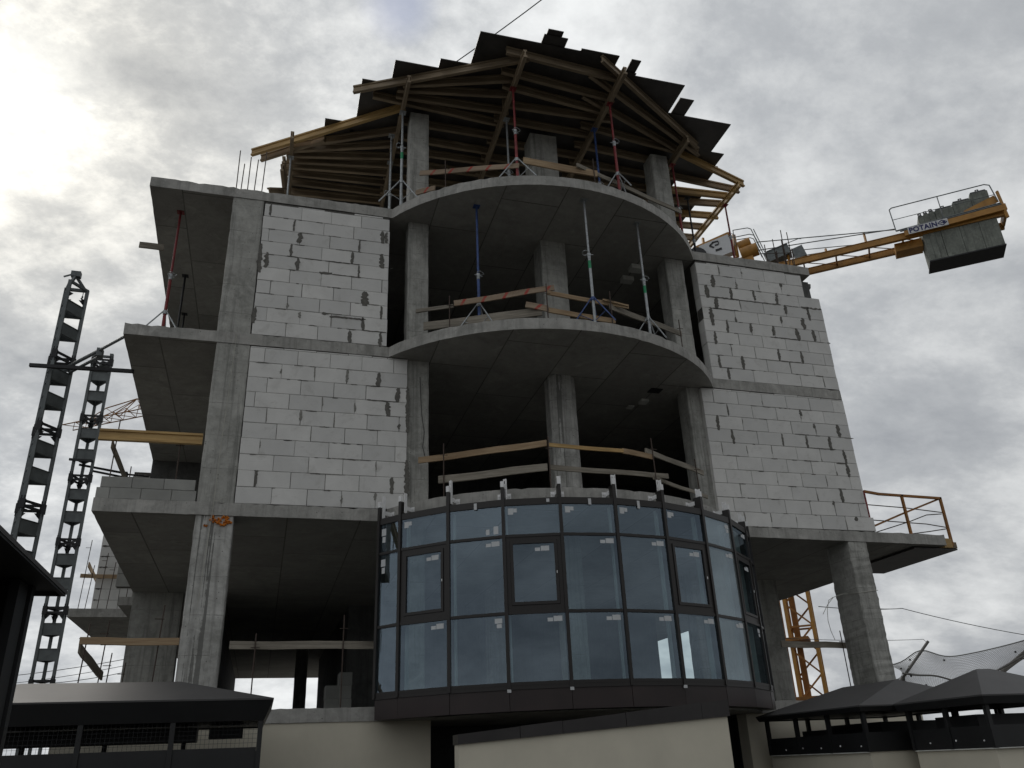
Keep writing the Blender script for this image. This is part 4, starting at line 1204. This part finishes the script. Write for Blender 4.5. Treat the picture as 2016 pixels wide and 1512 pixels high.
m1, lg1 = climber_mast(-8.64, 2.1, .40, True, 5.05, "taller dark steel climbing mast furthest left, with a head piece", GROUND)
hd_ = MB().bar((-8.84, 2.1, 5.03), (-8.44, 2.1, 5.03), .05, .06).bar((-8.84, 2.1, 5.03), (-8.70, 1.74, 5.03), .05, .05).bar((-8.44, 2.1, 5.03), (-8.70, 1.74, 5.03), .05, .05)
hd_.bar((-8.70, 1.74, 4.95), (-8.66, 1.9, 5.26), .05, .05).bar((-8.44, 2.1, 4.98), (-8.66, 1.9, 5.25), .045, .045).box(-8.75, -8.57, 1.84, 1.96, 5.22, 5.34).bar((-8.70, 1.86, 5.27), (-8.86, 1.82, 5.16), .02, .03)
for x, y in ((-8.78, 1.9), (-8.5, 2.05)):
    hd_.tube((x, y, 4.97), (x, y, 4.86), .008, 5).tube((x, y, 4.87), (x, y, 4.83), .02, 6)
part("mast_head", hd_, "dark_steel", m1)
part("head_rail", MB().bar((-9.05, 1.62, 3.03), (-7.20, 1.55, 3.035), .065, .065), "black_steel", m1)
tie = MB().tube((-8.50, 2.0, 3.22), (-7.75, 1.0, 3.17), .035, 8).tube((-7.9, 1.2, 3.18), (-7.20, .22, 3.12), .028, 8).tube((-8.45, 2.05, 3.13), (-7.75, 1.1, 3.09), .03, 8).tube((-8.84, 2.08, 3.05), (-8.45, 2.02, 3.18), .03, 8).box(-7.80, -7.70, .97, 1.13, 3.05, 3.21)
tie.bar((-8.8, 2.1, 3.2), (-8.48, 2.1, 3.2), .05, .06).bar((-8.8, 1.9, 2.93), (-8.48, 2.05, 2.9), .03, .04).bar((-8.72, 1.75, 2.9), (-8.46, 2.08, 2.98), .02, .03)
part("wall_tie", tie, "dark_steel", m1)
m2, lg2 = climber_mast(-8.75, 5.9, .41, False, 5.38, "shorter dark steel climbing mast close to the balcony", GROUND)
h2 = MB().bar((-8.96, 5.9, 5.36), (-8.54, 5.9, 5.36), .06, .05).box(-8.98, -8.90, 5.86, 5.94, 5.36, 5.46).box(-8.60, -8.52, 5.86, 5.94, 5.36, 5.44).bar((-8.80, 6.0, 5.2), (-8.65, 6.1, 5.2), .16, .12)
part("mast_head", h2, "dark_steel", m2)
t2 = MB().tube((-8.85, 6.0, 2.55), (-7.9, 6.6, 2.58), .03, 8).tube((-8.6, 6.1, 2.45), (-7.85, 6.65, 2.48), .028, 8).tube((-8.0, 6.55, 2.55), (-7.42, 6.8, 2.6), .025, 8).box(-7.97, -7.87, 6.5, 6.65, 2.44, 2.6).bar((-9.05, 5.85, 2.62), (-8.55, 5.85, 2.60), .05, .05)
part("wall_tie", t2, "black_steel", m2)

# ------------------------------------------------------------------ tower crane behind the building
CO = Vector((23.085, 24.919, 0)); CU = Vector((.781, -.625, 0)); CV = Vector((.625, .781, 0))


def cp(s_, v, z):
    return CO + CU * s_ + CV * v + Vector((0, 0, z))


crane = thing("tower_crane", "yellow tower crane with concrete counterweights behind the building", "crane", (CO.x, CO.y, GROUND))
mw = .62
JZ = 23.3
LEGS = [(-mw, -mw), (mw, -mw), (mw, mw), (-mw, mw)]
for a, b in LEGS:
    part("mast_leg", MB().bar(cp(a, b, GROUND), cp(a, b, JZ - .6), .17, .17, CU), "crane_yellow", crane)
lat = MB(); z = GROUND + .4; k = 0
while z < JZ - 1.8:
    for i in range(4):
        a, b = LEGS[i], LEGS[(i + 1) % 4]
        f = k % 2
        p, q = (a, b) if f else (b, a)
        lat.bar(cp(*p, z), cp(*q, z + 1.2), .085, .085)
        if k % 6 == 0:
            lat.bar(cp(*a, z), cp(*b, z), .09, .09)
    z += 1.2; k += 1
part("mast_lattice", lat, "crane_yellow_dirty", crane)
lad = MB()
for s_ in (-.28, .10):
    lad.bar(cp(-1.0 + s_, -.2, GROUND), cp(-1.0 + s_, -.2, JZ - 2), .05, .05)
for k in range(60):
    zz = GROUND + .3 + k * .45
    if zz < JZ - 2:
        lad.bar(cp(-1.28, -.2, zz), cp(-.9, -.2, zz), .03, .03)
        if k % 2:
            for (a, b) in (((-1.28, -.2), (-1.45, -.55)), ((-1.45, -.55), (-1.1, -.85)), ((-1.1, -.85), (-.9, -.2))):
                lad.bar(cp(*a, zz), cp(*b, zz), .025, .025)
for (a, b) in ((-1.45, -.55), (-1.1, -.85)):
    lad.bar(cp(a, b, GROUND), cp(a, b, JZ - 2), .03, .03)
part("mast_ladder", lad, "crane_yellow_dirty", crane)
for zc in (1.0, 4.0, -1.9):
    pl_ = MB().hexa([cp(-1.5, -1.1, zc), cp(.3, -1.1, zc), cp(.3, .5, zc), cp(-1.5, .5, zc)], [cp(-1.5, -1.1, zc + .18), cp(.3, -1.1, zc + .18), cp(.3, .5, zc + .18), cp(-1.5, .5, zc + .18)])
    part("mast_platform", pl_, "crane_yellow_dirty", crane)
core = MB().bar(cp(-.30, .25, GROUND), cp(-.30, .25, JZ - 2), .30, .30, CU)
part("mast_core", core, "crane_yellow_dirty", crane)
# counter-jib: two beams, cross members, walkway
for v, nm in ((-.70, "near"), (.80, "far")):
    m = MB().bar(cp(-1.0, v, JZ), cp(15.2, v, JZ + .02), .16, .34)
    m.bar(cp(-1.0, v, JZ + .19), cp(15.2, v, JZ + .21), .24, .03).bar(cp(-1.0, v, JZ - .19), cp(15.2, v, JZ - .17), .24, .03)
    part("jib_beam", m, "crane_yellow", crane)
cm_ = MB()
for k in range(8):
    s0 = .2 + k * 1.9
    cm_.bar(cp(s0, -.66, JZ - .02), cp(s0, .76, JZ - .02), .09, .12)
    if k < 7:
        cm_.bar(cp(s0, -.6, JZ - .1), cp(s0 + 1.9, .6, JZ - .1), .04, .04)
part("jib_bracing", cm_, "crane_yellow_dirty", crane)
part("jib_walkway", MB().hexa([cp(2.2, -.5, JZ + .16), cp(10.4, -.5, JZ + .16), cp(10.4, -.22, JZ + .16), cp(2.2, -.22, JZ + .16)], [cp(2.2, -.5, JZ + .19), cp(10.4, -.5, JZ + .19), cp(10.4, -.22, JZ + .19), cp(2.2, -.22, JZ + .19)]), "dark_steel", crane)
for s0, zt in ((7.7, .95), (5.4, .5), (3.2, .9), (4.0, .35)):
    part("jib_upright", MB().bar(cp(s0, -.62, JZ + .2), cp(s0, -.62, JZ + zt), .10, .10), "crane_yellow", crane)
hr = MB()
for off, z0, z1 in ((-.66, 2.15, .64), (-.70, 1.5, .66)):
    hr.tube(cp(1.5, off, JZ + z0), cp(9.4, off, JZ + z1), .035, 6)
    hr.tube(cp(1.5, .66, JZ + z0 - .1), cp(9.4, .66, JZ + z1), .03, 6)
part("tie_bar", hr, "dark_steel", crane)
# counterweight slabs
CW_S = [(10.75, 11.05, 24.55), (11.06, 11.36, 24.62), (11.37, 11.67, 24.68), (11.70, 12.66, 24.70), (12.68, 13.66, 24.90), (13.68, 14.62, 25.22)]
for k, (a, b, zt) in enumerate(CW_S):
    zb = 21.32
    o = part("counterweight", MB().hexa([cp(a, -.72, zb), cp(b, -.72, zb), cp(b, .72, zb), cp(a, .72, zb)], [cp(a, -.72, zt - .16), cp(b, -.72, zt - .16), cp(b, .72, zt - .16), cp(a, .72, zt - .16)]), "counterweight_concrete", crane)
    mid = (a + b) / 2
    part("counterweight_cap", MB().hexa([cp(a + .03, -.70, zt - .158), cp(b - .03, -.70, zt - .158), cp(b - .03, .70, zt - .158), cp(a + .03, .70, zt - .158)], [cp(a + .08, -.62, zt), cp(b - .08, -.62, zt), cp(b - .08, .62, zt), cp(a + .08, .62, zt)])
         .bar(cp(mid - .07, -.5, zt), cp(mid - .07, -.5, zt + .14), .04, .05).bar(cp(mid + .07, -.5, zt), cp(mid + .07, -.5, zt + .14), .04, .05).bar(cp(mid - .09, -.5, zt + .14), cp(mid + .09, -.5, zt + .14), .05, .04), "black_steel", o)
part("underside_shade_plate", MB().hexa([cp(10.7, -.74, 21.24), cp(14.66, -.74, 21.24), cp(14.66, .74, 21.24), cp(10.7, .74, 21.24)], [cp(10.7, -.74, 21.315), cp(14.66, -.74, 21.315), cp(14.66, .74, 21.315), cp(10.7, .74, 21.315)]), "black_steel", crane)  # black plate added to give the counterweights a shaded underside
gx = MB()
gx.path([cp(9.4, -.95, JZ + .35), cp(9.35, -.95, JZ + 1.9), cp(9.5, -.95, JZ + 2.0), cp(14.5, -.95, JZ + 2.03), cp(14.75, -.95, JZ + 1.9), cp(14.9, -.95, JZ + .75)], .035, 6)
gx.path([cp(9.4, -.95, JZ + 1.15), cp(14.8, -.95, JZ + 1.2)], .022, 5)
gx.path([cp(9.4, -.95, JZ + .35), cp(15.0, -.95, JZ + .55)], .05, 5)
gx.path([cp(12.0, -.95, JZ + .5), cp(12.0, -.95, JZ + 2.0)], .03, 5)
gx.path([cp(9.6, -1.02, JZ + .22), cp(15.0, -1.02, JZ + .42)], .05, 5)
part("jib_handrail", gx, "dark_steel", crane)
part("jib_end_frame", MB().bar(cp(9.8, -.98, JZ + .05), cp(15.2, -.98, JZ + .22), .12, .40).bar(cp(15.1, -.98, JZ - .5), cp(15.0, -.98, JZ + 1.35), .10, .14).bar(cp(15.15, -.7, JZ + .1), cp(15.15, .7, JZ + .1), .15, .4).bar(cp(13.2, -.80, JZ + .45), cp(14.9, -.80, JZ + 1.0), .04, .5).bar(cp(12.7, -.78, JZ + .35), cp(13.6, -.78, JZ + .55), .03, .25)
     .bar(cp(9.2, .2, JZ - .35), cp(10.7, .2, JZ - .35), .9, .55), "crane_yellow", crane)
sg = part("sign_board", MB().bar(cp(10.0, -1.06, JZ + .10), cp(12.15, -1.06, JZ + .12), .02, .46), "sign_white", crane)
fc = bpy.data.curves.new("sign_lettering", "FONT"); fc.body = "POTAIN"; fc.size = .46; fc.extrude = .004; fc.offset = .016; fc.align_x = "LEFT"; fc.space_character = 1.08
fc.materials.append(MATS["sign_navy"])
_tmp = bpy.data.objects.new("lettering_source", fc); col.objects.link(_tmp)
bpy.context.view_layer.update()
_me = bpy.data.meshes.new_from_object(_tmp.evaluated_get(bpy.context.evaluated_depsgraph_get()))
bpy.data.objects.remove(_tmp)
xd = (cp(12.15, -1.06, JZ + .12) - cp(10.0, -1.06, JZ + .10)).normalized(); yd_ = Vector((0, 0, 1)); zd = xd.cross(yd_).normalized(); yd_ = zd.cross(xd)
M4 = Matrix((xd, yd_, zd)).transposed().to_4x4()
fo_ = link("sign_lettering", _me, sg, cp(10.06, -1.078, JZ - .05), M4.to_euler())
fo_.scale = (.86, 1, 1)
em = MB()
ec = cp(11.85, -1.075, JZ + .12)
for (a, b) in (((-.24, 0), (0, .17)), ((0, .17), (.24, 0)), ((.24, 0), (0, -.17)), ((0, -.17), (-.24, 0)), ((-.10, 0), (.14, 0)), ((.02, .07), (.14, 0)), ((.02, -.07), (.14, 0))):
    em.bar(ec + xd * a[0] + yd_ * a[1], ec + xd * b[0] + yd_ * b[1], .01, .05, -zd if False else yd_)
part("sign_emblem", em, "sign_navy", sg)
# slewing head, winch, cabinet and platform rails above the roof line
cb = part("white_cabinet", MB().bar(cp(-1.9, -1.2, JZ + 1.75), cp(0.02, -1.2, JZ + 2.1), .5, 1.35), "sign_white", crane)
ab = MB(); a0 = cp(-1.05, -1.47, JZ + 2.22)
for (a, b) in (((-.28, 0), (-.02, .2)), ((-.28, 0), (-.02, -.2)), ((-.1, .2), (.28, .2)), ((.28, .2), (.28, -.05)), ((.28, -.05), (.05, -.05))):
    ab.bar(a0 + CU * a[0] + Vector((0, 0, a[1])), a0 + CU * b[0] + Vector((0, 0, b[1])), .01, .11)
ab.bar(a0 + CU * .05 + Vector((0, 0, -.45)), a0 + CU * .45 + Vector((0, 0, -.40)), .01, .16)
part("cabinet_mark", ab, "black_steel", cb)
part("frame_bar", MB().bar(cp(-2.4, -1.2, JZ + 2.45), cp(-.05, -1.2, JZ + 2.95), .16, .20).bar(cp(-1.7, -1.2, JZ + 2.6), cp(-1.7, -1.2, JZ + 3.1), .14, .14).bar(cp(-.1, -1.2, JZ + 1.4), cp(-.05, -1.2, JZ + 3.0), .2, .2).bar(cp(.15, -.9, JZ + 1.2), cp(.15, -.9, JZ + 2.9), .2, .35), "crane_yellow", crane)
wd = part("winch", MB().tube(cp(.35, -.7, JZ + 2.05), cp(1.15, -.7, JZ + 2.2), .36, 14).tube(cp(.45, -.9, JZ + 1.35), cp(1.5, -.9, JZ + 1.5), .42, 14).bar(cp(.2, -.8, JZ + .6), cp(1.2, -.8, JZ + .7), .5, .9), "crane_yellow", crane)
smooth(wd)
smooth(part("cable_drum", MB().tube(cp(-2.3, -1.6, JZ + 1.55), cp(-2.3, -.6, JZ + 1.55), .75, 20), "black_steel", crane))
part("switch_box", MB().bar(cp(1.9, -.5, JZ + .75), cp(3.35, -.5, JZ + 1.1), .7, .75), "dark_steel", crane)
part("switch_box", MB().bar(cp(3.55, -.5, JZ + .55), cp(4.2, -.5, JZ + .7), .6, .8), "dark_steel", crane)
pr_ = MB()
for v in (-1.3, -.1):
    pr_.path([cp(.25, v, JZ + 1.9), cp(.25, v, JZ + 3.05), cp(1.15, v, JZ + 2.95), cp(1.35, v, JZ + 2.8), cp(1.75, v, JZ + 1.0)], .03, 5)
    pr_.path([cp(.25, v, JZ + 2.5), cp(1.2, v, JZ + 2.45), cp(1.45, v, JZ + 2.3), cp(1.65, v, JZ + 1.3)], .03, 5)
    pr_.path([cp(1.5, v, JZ + 2.75), cp(1.9, v, JZ + .9)], .03, 5)
pr_.path([cp(2.0, -.9, JZ + 1.15), cp(4.0, -.9, JZ + 1.5), cp(4.15, -.9, JZ + 1.45)], .025, 5)
part("platform_rail", pr_, "dark_steel", crane)

# far crane jib between the left masts
fj = thing("distant_crane", "distant pale yellow crane jib between the left masts and the slab", "crane", (-14.5, 46.0, GROUND))
A = Vector((-19.4, 47.7, 19.2)); B = Vector((-11.5, 44.6, 20.35))
jm = MB(); nb = 9
for k in range(nb):
    p, q = A.lerp(B, k / nb), A.lerp(B, (k + 1) / nb)
    up = Vector((0, 0, .55 + .12 * k))
    s1 = Vector((.25, .5, 0))
    jm.bar(p - s1, q - s1, .06, .06).bar(p + s1, q + s1, .06, .06)
    jm.bar(p - s1, q + s1, .04, .04)
    jm.bar(p - s1, p.lerp(q, .5) + up * .6, .04, .04).bar(q - s1, p.lerp(q, .5) + up * .6, .04, .04)
    jm.bar(p + s1, p.lerp(q, .5) + up * .6, .04, .04).bar(q + s1, p.lerp(q, .5) + up * .6, .04, .04)
part("jib_truss", jm, "crane_yellow_dirty", fj)
jt = MB()
apex = Vector((-14.75, 45.7, 21.0))
for k in (2, 3, 4, 6, 7, 8):
    jt.bar(A.lerp(B, k / nb), apex, .045, .045)
jt.bar(Vector((-16.9, 46.7, 20.5)), apex, .06, .06).bar(Vector((-16.9, 46.7, 20.5)), Vector((-18.2, 47.2, 19.6)), .05, .05).bar(Vector((-16.9, 46.7, 20.5)), Vector((-15.9, 46.3, 19.75)), .04, .04).bar(apex, Vector((-12.5, 45.0, 20.6)), .05, .05)
part("jib_stay", jt, "crane_yellow_dirty", fj)
part("jib_mast", MB().bar((-11.4, 44.5, GROUND), (-11.4, 44.5, 21.0), .9, .9), "crane_yellow_dirty", fj)

# ------------------------------------------------------------------ dark metal ventilation hoods


def hood(label, x0, x1, y0, y1, ze, apex_w, zr, fas, zband, zpanel, base, over=.12, posts=3, slant=.0, mesh=True, lip=.02):
    """hip roofed hood: roof sheets, fascia boards, posts, wire mesh band and closed panels; (x0..x1, y0..y1) is the eave outline"""
    t_ = thing("ventilation_hood", label, "ventilation hood", ((x0 + x1) / 2, (y0 + y1) / 2, base if base is not None else GROUND), "dark metal ventilation hoods")
    w = apex_w
    if (x1 - x0) >= (y1 - y0):
        ra, rb_ = ((x0 + w), (y0 + y1) / 2), ((x1 - w), (y0 + y1) / 2)
    else:
        ra, rb_ = ((x0 + x1) / 2, y0 + w), ((x0 + x1) / 2, y1 - w)
    A_, B_, C_, D_ = (x0, y0, ze), (x1, y0, ze), (x1, y1, ze), (x0, y1, ze)
    P, Q = (*ra, zr), (*rb_, zr)
    if (x1 - x0) >= (y1 - y0):
        faces = [(A_, B_, Q, P), (B_, C_, Q), (C_, D_, P, Q), (D_, A_, P)]
    else:
        faces = [(A_, B_, P), (B_, C_, Q, P), (C_, D_, Q), (D_, A_, P, Q)]
    for f in faces:
        n = len(f)
        lo = [(a, b, c - lip) for a, b, c in f]
        part("roof_sheet", MB().add(list(f) + lo, [tuple(range(n)), tuple(range(2 * n - 1, n - 1, -1))] + [(i, n + i, n + (i + 1) % n, (i + 1) % n) for i in range(n)]), "hood_roof_metal", t_)
    # fascia, slanting inwards
    o = over; s_ = slant
    fz = ze - fas
    e = .004
    X0, X1, Y0, Y1 = x0 + e, x1 - e, y0 + e, y1 - e
    ins = [(X0 + s_, Y0 + s_), (X1 - s_, Y0 + s_), (X1 - s_, Y1 - s_), (X0 + s_, Y1 - s_)]
    out = [(X0, Y0), (X1, Y0), (X1, Y1), (X0, Y1)]
    th = .02
    for i in range(4):
        a, b = out[i], out[(i + 1) % 4]; c_, d_ = ins[(i + 1) % 4], ins[i]
        ctr = Vector(((x0 + x1) / 2, (y0 + y1) / 2))
        def inn(p):
            v = Vector(p); return (v.x + (th if v.x < ctr.x else -th), v.y + (th if v.y < ctr.y else -th))
        zt = ze - lip - .001
        part("fascia", MB().hexa([(*d_, fz), (*c_, fz), (*inn(c_), fz), (*inn(d_), fz)], [(*a, zt), (*b, zt), (*inn(b), zt), (*inn(a), zt)]), "hood_metal", t_)
    wx0, wx1, wy0, wy1 = x0 + o, x1 - o, y0 + o, y1 - o
    part("soffit", MB().box(wx0 - o + s_ + .03, wx1 + o - s_ - .03, wy0 - o + s_ + .03, wy1 + o - s_ - .03, fz + .02, fz + .03), "hood_metal", t_)
    bz = GROUND if base is None else base
    n = posts

    def span(a, b, k):
        return [a + (b - a) * i / k for i in range(k + 1)]
    pts = [(x, wy0) for x in span(wx0, wx1, n)] + [(x, wy1) for x in span(wx0, wx1, n)] + [(wx0, y) for y in span(wy0, wy1, n)[1:-1]] + [(wx1, y) for y in span(wy0, wy1, n)[1:-1]]
    for x, y in pts:
        part("post", MB().box(x - .03, x + .03, y - .03, y + .03, bz, fz + .02), "hood_metal", t_)
    for (a, b, ax) in ((wx0, wx1, "f"), (wx0, wx1, "b"), (wy0, wy1, "l"), (wy0, wy1, "r")):
        xs_ = span(a, b, n)
        for p, q in zip(xs_, xs_[1:]):
            p += .032; q -= .032
            c_ = {"f": wy0, "b": wy1, "l": wx0, "r": wx1}[ax]
            bx_ = (p, q, c_ - .012, c_ + .012) if ax in "fb" else (c_ - .012, c_ + .012, p, q)
            part("panel", MB().box(*bx_, bz, zpanel), "hood_metal", t_)
            if mesh and ax in "fl":
                wm = MB()
                k = int((q - p) / .05)
                for i in range(1, k):
                    u = p + (q - p) * i / k
                    wm.bar((u, c_, zpanel), (u, c_, fz + .02), .003, .003) if ax in "fb" else wm.bar((c_, u, zpanel), (c_, u, fz + .02), .003, .003)
                k = int((fz - zpanel) / .05)
                for i in range(1, max(k, 1)):
                    zz = zpanel + (fz - zpanel) * i / k
                    wm.bar((p, c_, zz), (q, c_, zz), .003, .003) if ax in "fb" else wm.bar((c_, p, zz), (c_, q, zz), .003, .003)
                if wm.v:
                    part("wire_mesh", wm, "black_steel", t_)
    return t_


hood("large dark hood close by at the lower left edge", -8.3, -5.285, -14.6, -9.67, -3.345, 1.3, -2.7, .03, 0, -4.0, None, over=.15, posts=4, slant=.0)
hl = hood("dark hood with light grey hip roof at the lower left", -8.6, -4.13, -2.72, -.45, -3.35, 1.25, -3.03, .26, 0, -3.92, None, over=.14, posts=4, slant=.10)
h1 = hood("dark hip roofed hood at the lower right, against the building", 4.25, 7.0, -3.2, -.3, -3.65, .75, -3.235, .085, 0, -4.02, -4.285, over=.13, posts=3, slant=.03, mesh=False)
h2_ = hood("pointed dark hood at the lower right corner", 4.83, 6.8, -4.97, -3.22, -3.65, .86, -3.25, .115, 0, -4.02, -4.295, over=.13, posts=2, slant=.03, mesh=False)
part("shade_infill", MB().box(-8.3, -5.1, -1.5, -1.1, -3.80, -3.62).box(-4.95, -4.5, -1.3, -1.0, -3.76, -3.62), "hood_metal", hl)  # dark boxes added inside so the band under the eave looks shaded
part("shade_infill", MB().box(5.2, 6.6, -2.4, -1.0, -4.28, -3.86).box(4.75, 5.2, -1.6, -.9, -4.28, -3.93), "hood_metal", h1)  # dark filling added to darken the view through the open band
part("shade_infill", MB().box(5.2, 6.5, -4.4, -3.6, -4.29, -3.87), "hood_metal", h2_)  # same added dark filling in the pointed hood
for hh_, bx_ in ((h1, (4.355, 4.385, -3.08, -.44, -4.297, -4.284)), (h2_, (4.935, 4.965, -4.86, -3.36, -4.307, -4.294)), (h2_, (4.966, 6.6, -4.866, -4.836, -4.306, -4.294))):
    part("sealant_strip", MB().box(*bx_), "ledge_white", hh_)
hn = [o for o in bpy.data.objects if o.get("label", "").startswith("large dark hood")][0]
part("corner_board", MB().box(-5.462, -5.42, -10.02, -9.86, GROUND, -3.36).box(-5.72, -5.46, -9.835, -9.80, GROUND, -3.36), "hood_metal", hn)
part("darkening_board", MB().box(-8.0, -5.8, -10.9, -10.86, GROUND, -3.36).box(-7.9, -7.86, -14.2, -10.0, GROUND, -3.36), "hood_metal", hn)  # boards added to keep the inside of this hood dark
rv = random.Random(8)
for hh, b, xs_ in ((h1, (4.25 + .13, -3.2 + .13, -4.2), 5), (h2_, (4.83 + .13, -4.97 + .13, -4.2), 5)):
    for k in range(xs_):
        y = b[1] + .15 + k * .5
        if y < (-.5 if hh is h1 else -3.5):
            part("rivet", MB().tube((b[0] - .012, y, b[2] + rv.uniform(-.02, .02)), (b[0] - .020, y, b[2]), .011, 6), "aluminium", hh)
# plinth walls that carry the right hoods
pw = single("plinth_wall", MB().box(4.39, 6.9, -3.06, -.40, GROUND, -4.287), "cream_plaster", "cream plinth under the right hood against the building", "wall")
pw2 = single("plinth_wall", MB().box(4.97, 6.65, -4.82, -3.35, GROUND, -4.297), "cream_plaster", "cream plinth under the pointed hood at the right corner", "wall")
single("hood_stand_in", MB().box(7.3, 16.0, -1.0, -.8, GROUND, -3.93), "hood_metal", "dark stand-in wall for another hood, behind the right hoods", "wall")  # low wall added in place of another hood, darkening the open bands

# ------------------------------------------------------------------ ramp wall with dark coping in front of the bay
rw = thing("ramp_wall", "cream plastered ramp wall with rising dark metal coping in front of the bay", "wall", (0.2, -2.9, GROUND))


def rz(x):
    return -3.965 + (x + 1.78) * (.245 / 3.94)


part("wall_body", MB().hexa([(-1.78, -3.0, GROUND), (2.16, -3.0, GROUND), (2.16, -2.76, GROUND), (-1.78, -2.76, GROUND)], [(-1.78, -3.0, rz(-1.78)), (2.16, -3.0, rz(2.16)), (2.16, -2.76, rz(2.16)), (-1.78, -2.76, rz(-1.78))]), "cream_plaster", rw)
cxs = [-1.80, -.95, -.35, .58, 1.75, 2.19]
for k, (a, b) in enumerate(zip(cxs, cxs[1:])):
    h0, h1_ = .10 + .10 * (a + 1.8) / 4, .10 + .10 * (b + 1.8) / 4
    dz = .004 * (k % 2)
    part("coping", MB().hexa([(a + .003, -3.035 - dz, rz(a) - .02), (b - .003, -3.035 - dz, rz(b) - .02), (b - .003, -2.73, rz(b) - .02), (a + .003, -2.73, rz(a) - .02)], [(a + .003, -3.035 - dz, rz(a) + h0 + dz), (b - .003, -3.035 - dz, rz(b) + h1_ + dz), (b - .003, -2.73, rz(b) + h1_ + dz), (a + .003, -2.73, rz(a) + h0 + dz)]), "coping_metal", rw)

# ------------------------------------------------------------------ safety net on poles at the right
net = thing("safety_net", "grey safety net stretched on poles behind the right hoods", "net", (20.0, 11.5, GROUND), None)
p00, p10, p11, p01 = Vector((17.75, 12.4, -2.05)), Vector((23.6, 10.2, -.55)), Vector((22.6, 11.3, -1.55)), Vector((19.35, 12.3, -2.65))


def net_pt(u, v):
    top = Vector((17.75, 12.35, -1.5)).lerp(Vector((23.4, 10.2, -.62)), u)
    top.z += .38 * math.exp(-((u - .20) / .10) ** 2) - .16 * math.sin(math.pi * u)
    bot = Vector((17.8, 12.3, -2.0)).lerp(Vector((23.4, 10.6, -1.35)), u)
    bot.z -= .95 * math.sin(math.pi * min(1, u * 1.25)) ** 1.2 if u < .8 else 0
    p = top.lerp(bot, v)
    p.z += -.10 * math.sin(math.pi * v) + .05 * math.sin(9 * u + 4 * v) * math.sin(math.pi * v)
    p.y += -.5 * math.sin(math.pi * v)
    return p


nm = MB()
NU, NV = 104, 32


def wire(m, a, b, r=.0066):
    d = (b - a).normalized(); s_ = d.orthogonal().normalized() * r; q = d.cross(s_)
    m.add([a + s_, a - s_ * .5 + q * .87, a - s_ * .5 - q * .87, b + s_, b - s_ * .5 + q * .87, b - s_ * .5 - q * .87], [(0, 1, 4, 3), (1, 2, 5, 4), (2, 0, 3, 5)])


for i in range(NU + 1):
    for j in range(NV):
        wire(nm, net_pt(i / NU, j / NV), net_pt(i / NU, (j + 1) / NV))
for j in range(NV + 1):
    for i in range(NU):
        wire(nm, net_pt(i / NU, j / NV), net_pt((i + 1) / NU, j / NV))
part("netting", nm, "net_grey", net)
rope = MB()
for v in (0.0, 1.0, .55):
    rope.path([net_pt(i / 30, v) for i in range(31)], .035 if v else .02, 5)
part("edge_rope", rope, "net_grey", net)
part("pole", MB().tube((17.55, 12.2, -2.4), (18.86, 11.4, -.78), .05, 8), "net_grey", net)
part("pole", MB().tube((20.3, 12.0, -2.9), (22.9, 10.3, -.8), .06, 8), "net_grey", net)
part("pole", MB().tube((18.0, 12.1, GROUND), (18.0, 12.1, -1.9), .06, 8), "net_grey", net)
part("pole", MB().tube((22.9, 10.4, GROUND), (22.9, 10.4, -.8), .06, 8), "net_grey", net)
dots = MB()
for k in range(18):
    q = net_pt(rv.random() * .8, rv.random())
    dots.box(q.x - .025, q.x + .025, q.y - .03, q.y + .02, q.z - .03, q.z + .03)
part("net_knot", dots, "black_steel", net)

# ------------------------------------------------------------------ cables


def cable(pts, r, label, sag=0.0):
    m = MB(); P = []
    for a, b in zip(pts, pts[1:]):
        a, b = Vector(a), Vector(b)
        for k in range(8):
            f = k / 8; q = a.lerp(b, f); q.z -= sag * 4 * f * (1 - f); P.append(q)
    P.append(Vector(pts[-1]))
    m.path(P, r, 5)
    return single("cable", m, "cable_black", label, "cable", "cables")


cable([(-.9, 11.0, 20.2), (4.6, 5.2, 22.0)], .022, "thin cable crossing the sky above the roof formwork", .15)
cable([(7.70, .4, -.97), (12.5, 7.0, -.35), (16.4, 9.5, .04), (20.5, 8.75, -.94), (26.0, 8.0, -2.0)], .012, "cable from the right column across to the net", .05)
cable([(8.4, 3.0, -1.1), (16.4, 9.5, .04)], .010, "second thin cable meeting the first near the right column", .05)
cable([(8.0, 4.6, -1.6), (17.2, 9.75, -.94), (18.86, 11.4, -.78)], .008, "thin cable leading to the tip of the net pole", .05)
cable([(-12.98, 20.96, -.61), (-6.8, 18.7, .15)], .012, "uppermost of the thin cables at the lower left", .1)
cable([(-12.96, 21.07, -.86), (-8.9, 19.6, -.40)], .010, "middle thin cable at the lower left", .05)
cable([(-11.71, 20.72, -.92), (-8.9, 19.7, -.62)], .012, "lowest thin cable at the lower left", .05)
single("loose_wire", MB().path([(7.22, .3, -1.32), (7.05, .3, -1.33), (6.82, .3, -1.40), (6.66, .3, -1.54), (6.50, .3, -1.74)], .006, 5).path([(6.82, .302, -1.395), (6.70, .3, -1.46), (6.62, .3, -1.66), (6.59, .3, -1.86), (6.61, .3, -2.06), (6.665, .3, -2.24)], .006, 5).path([(7.21, .3, -1.32), (7.215, .01, -1.36), (7.70, .005, -1.30)], .006, 5), "cord_white", "loose pale wire tied round the right column", "wire")
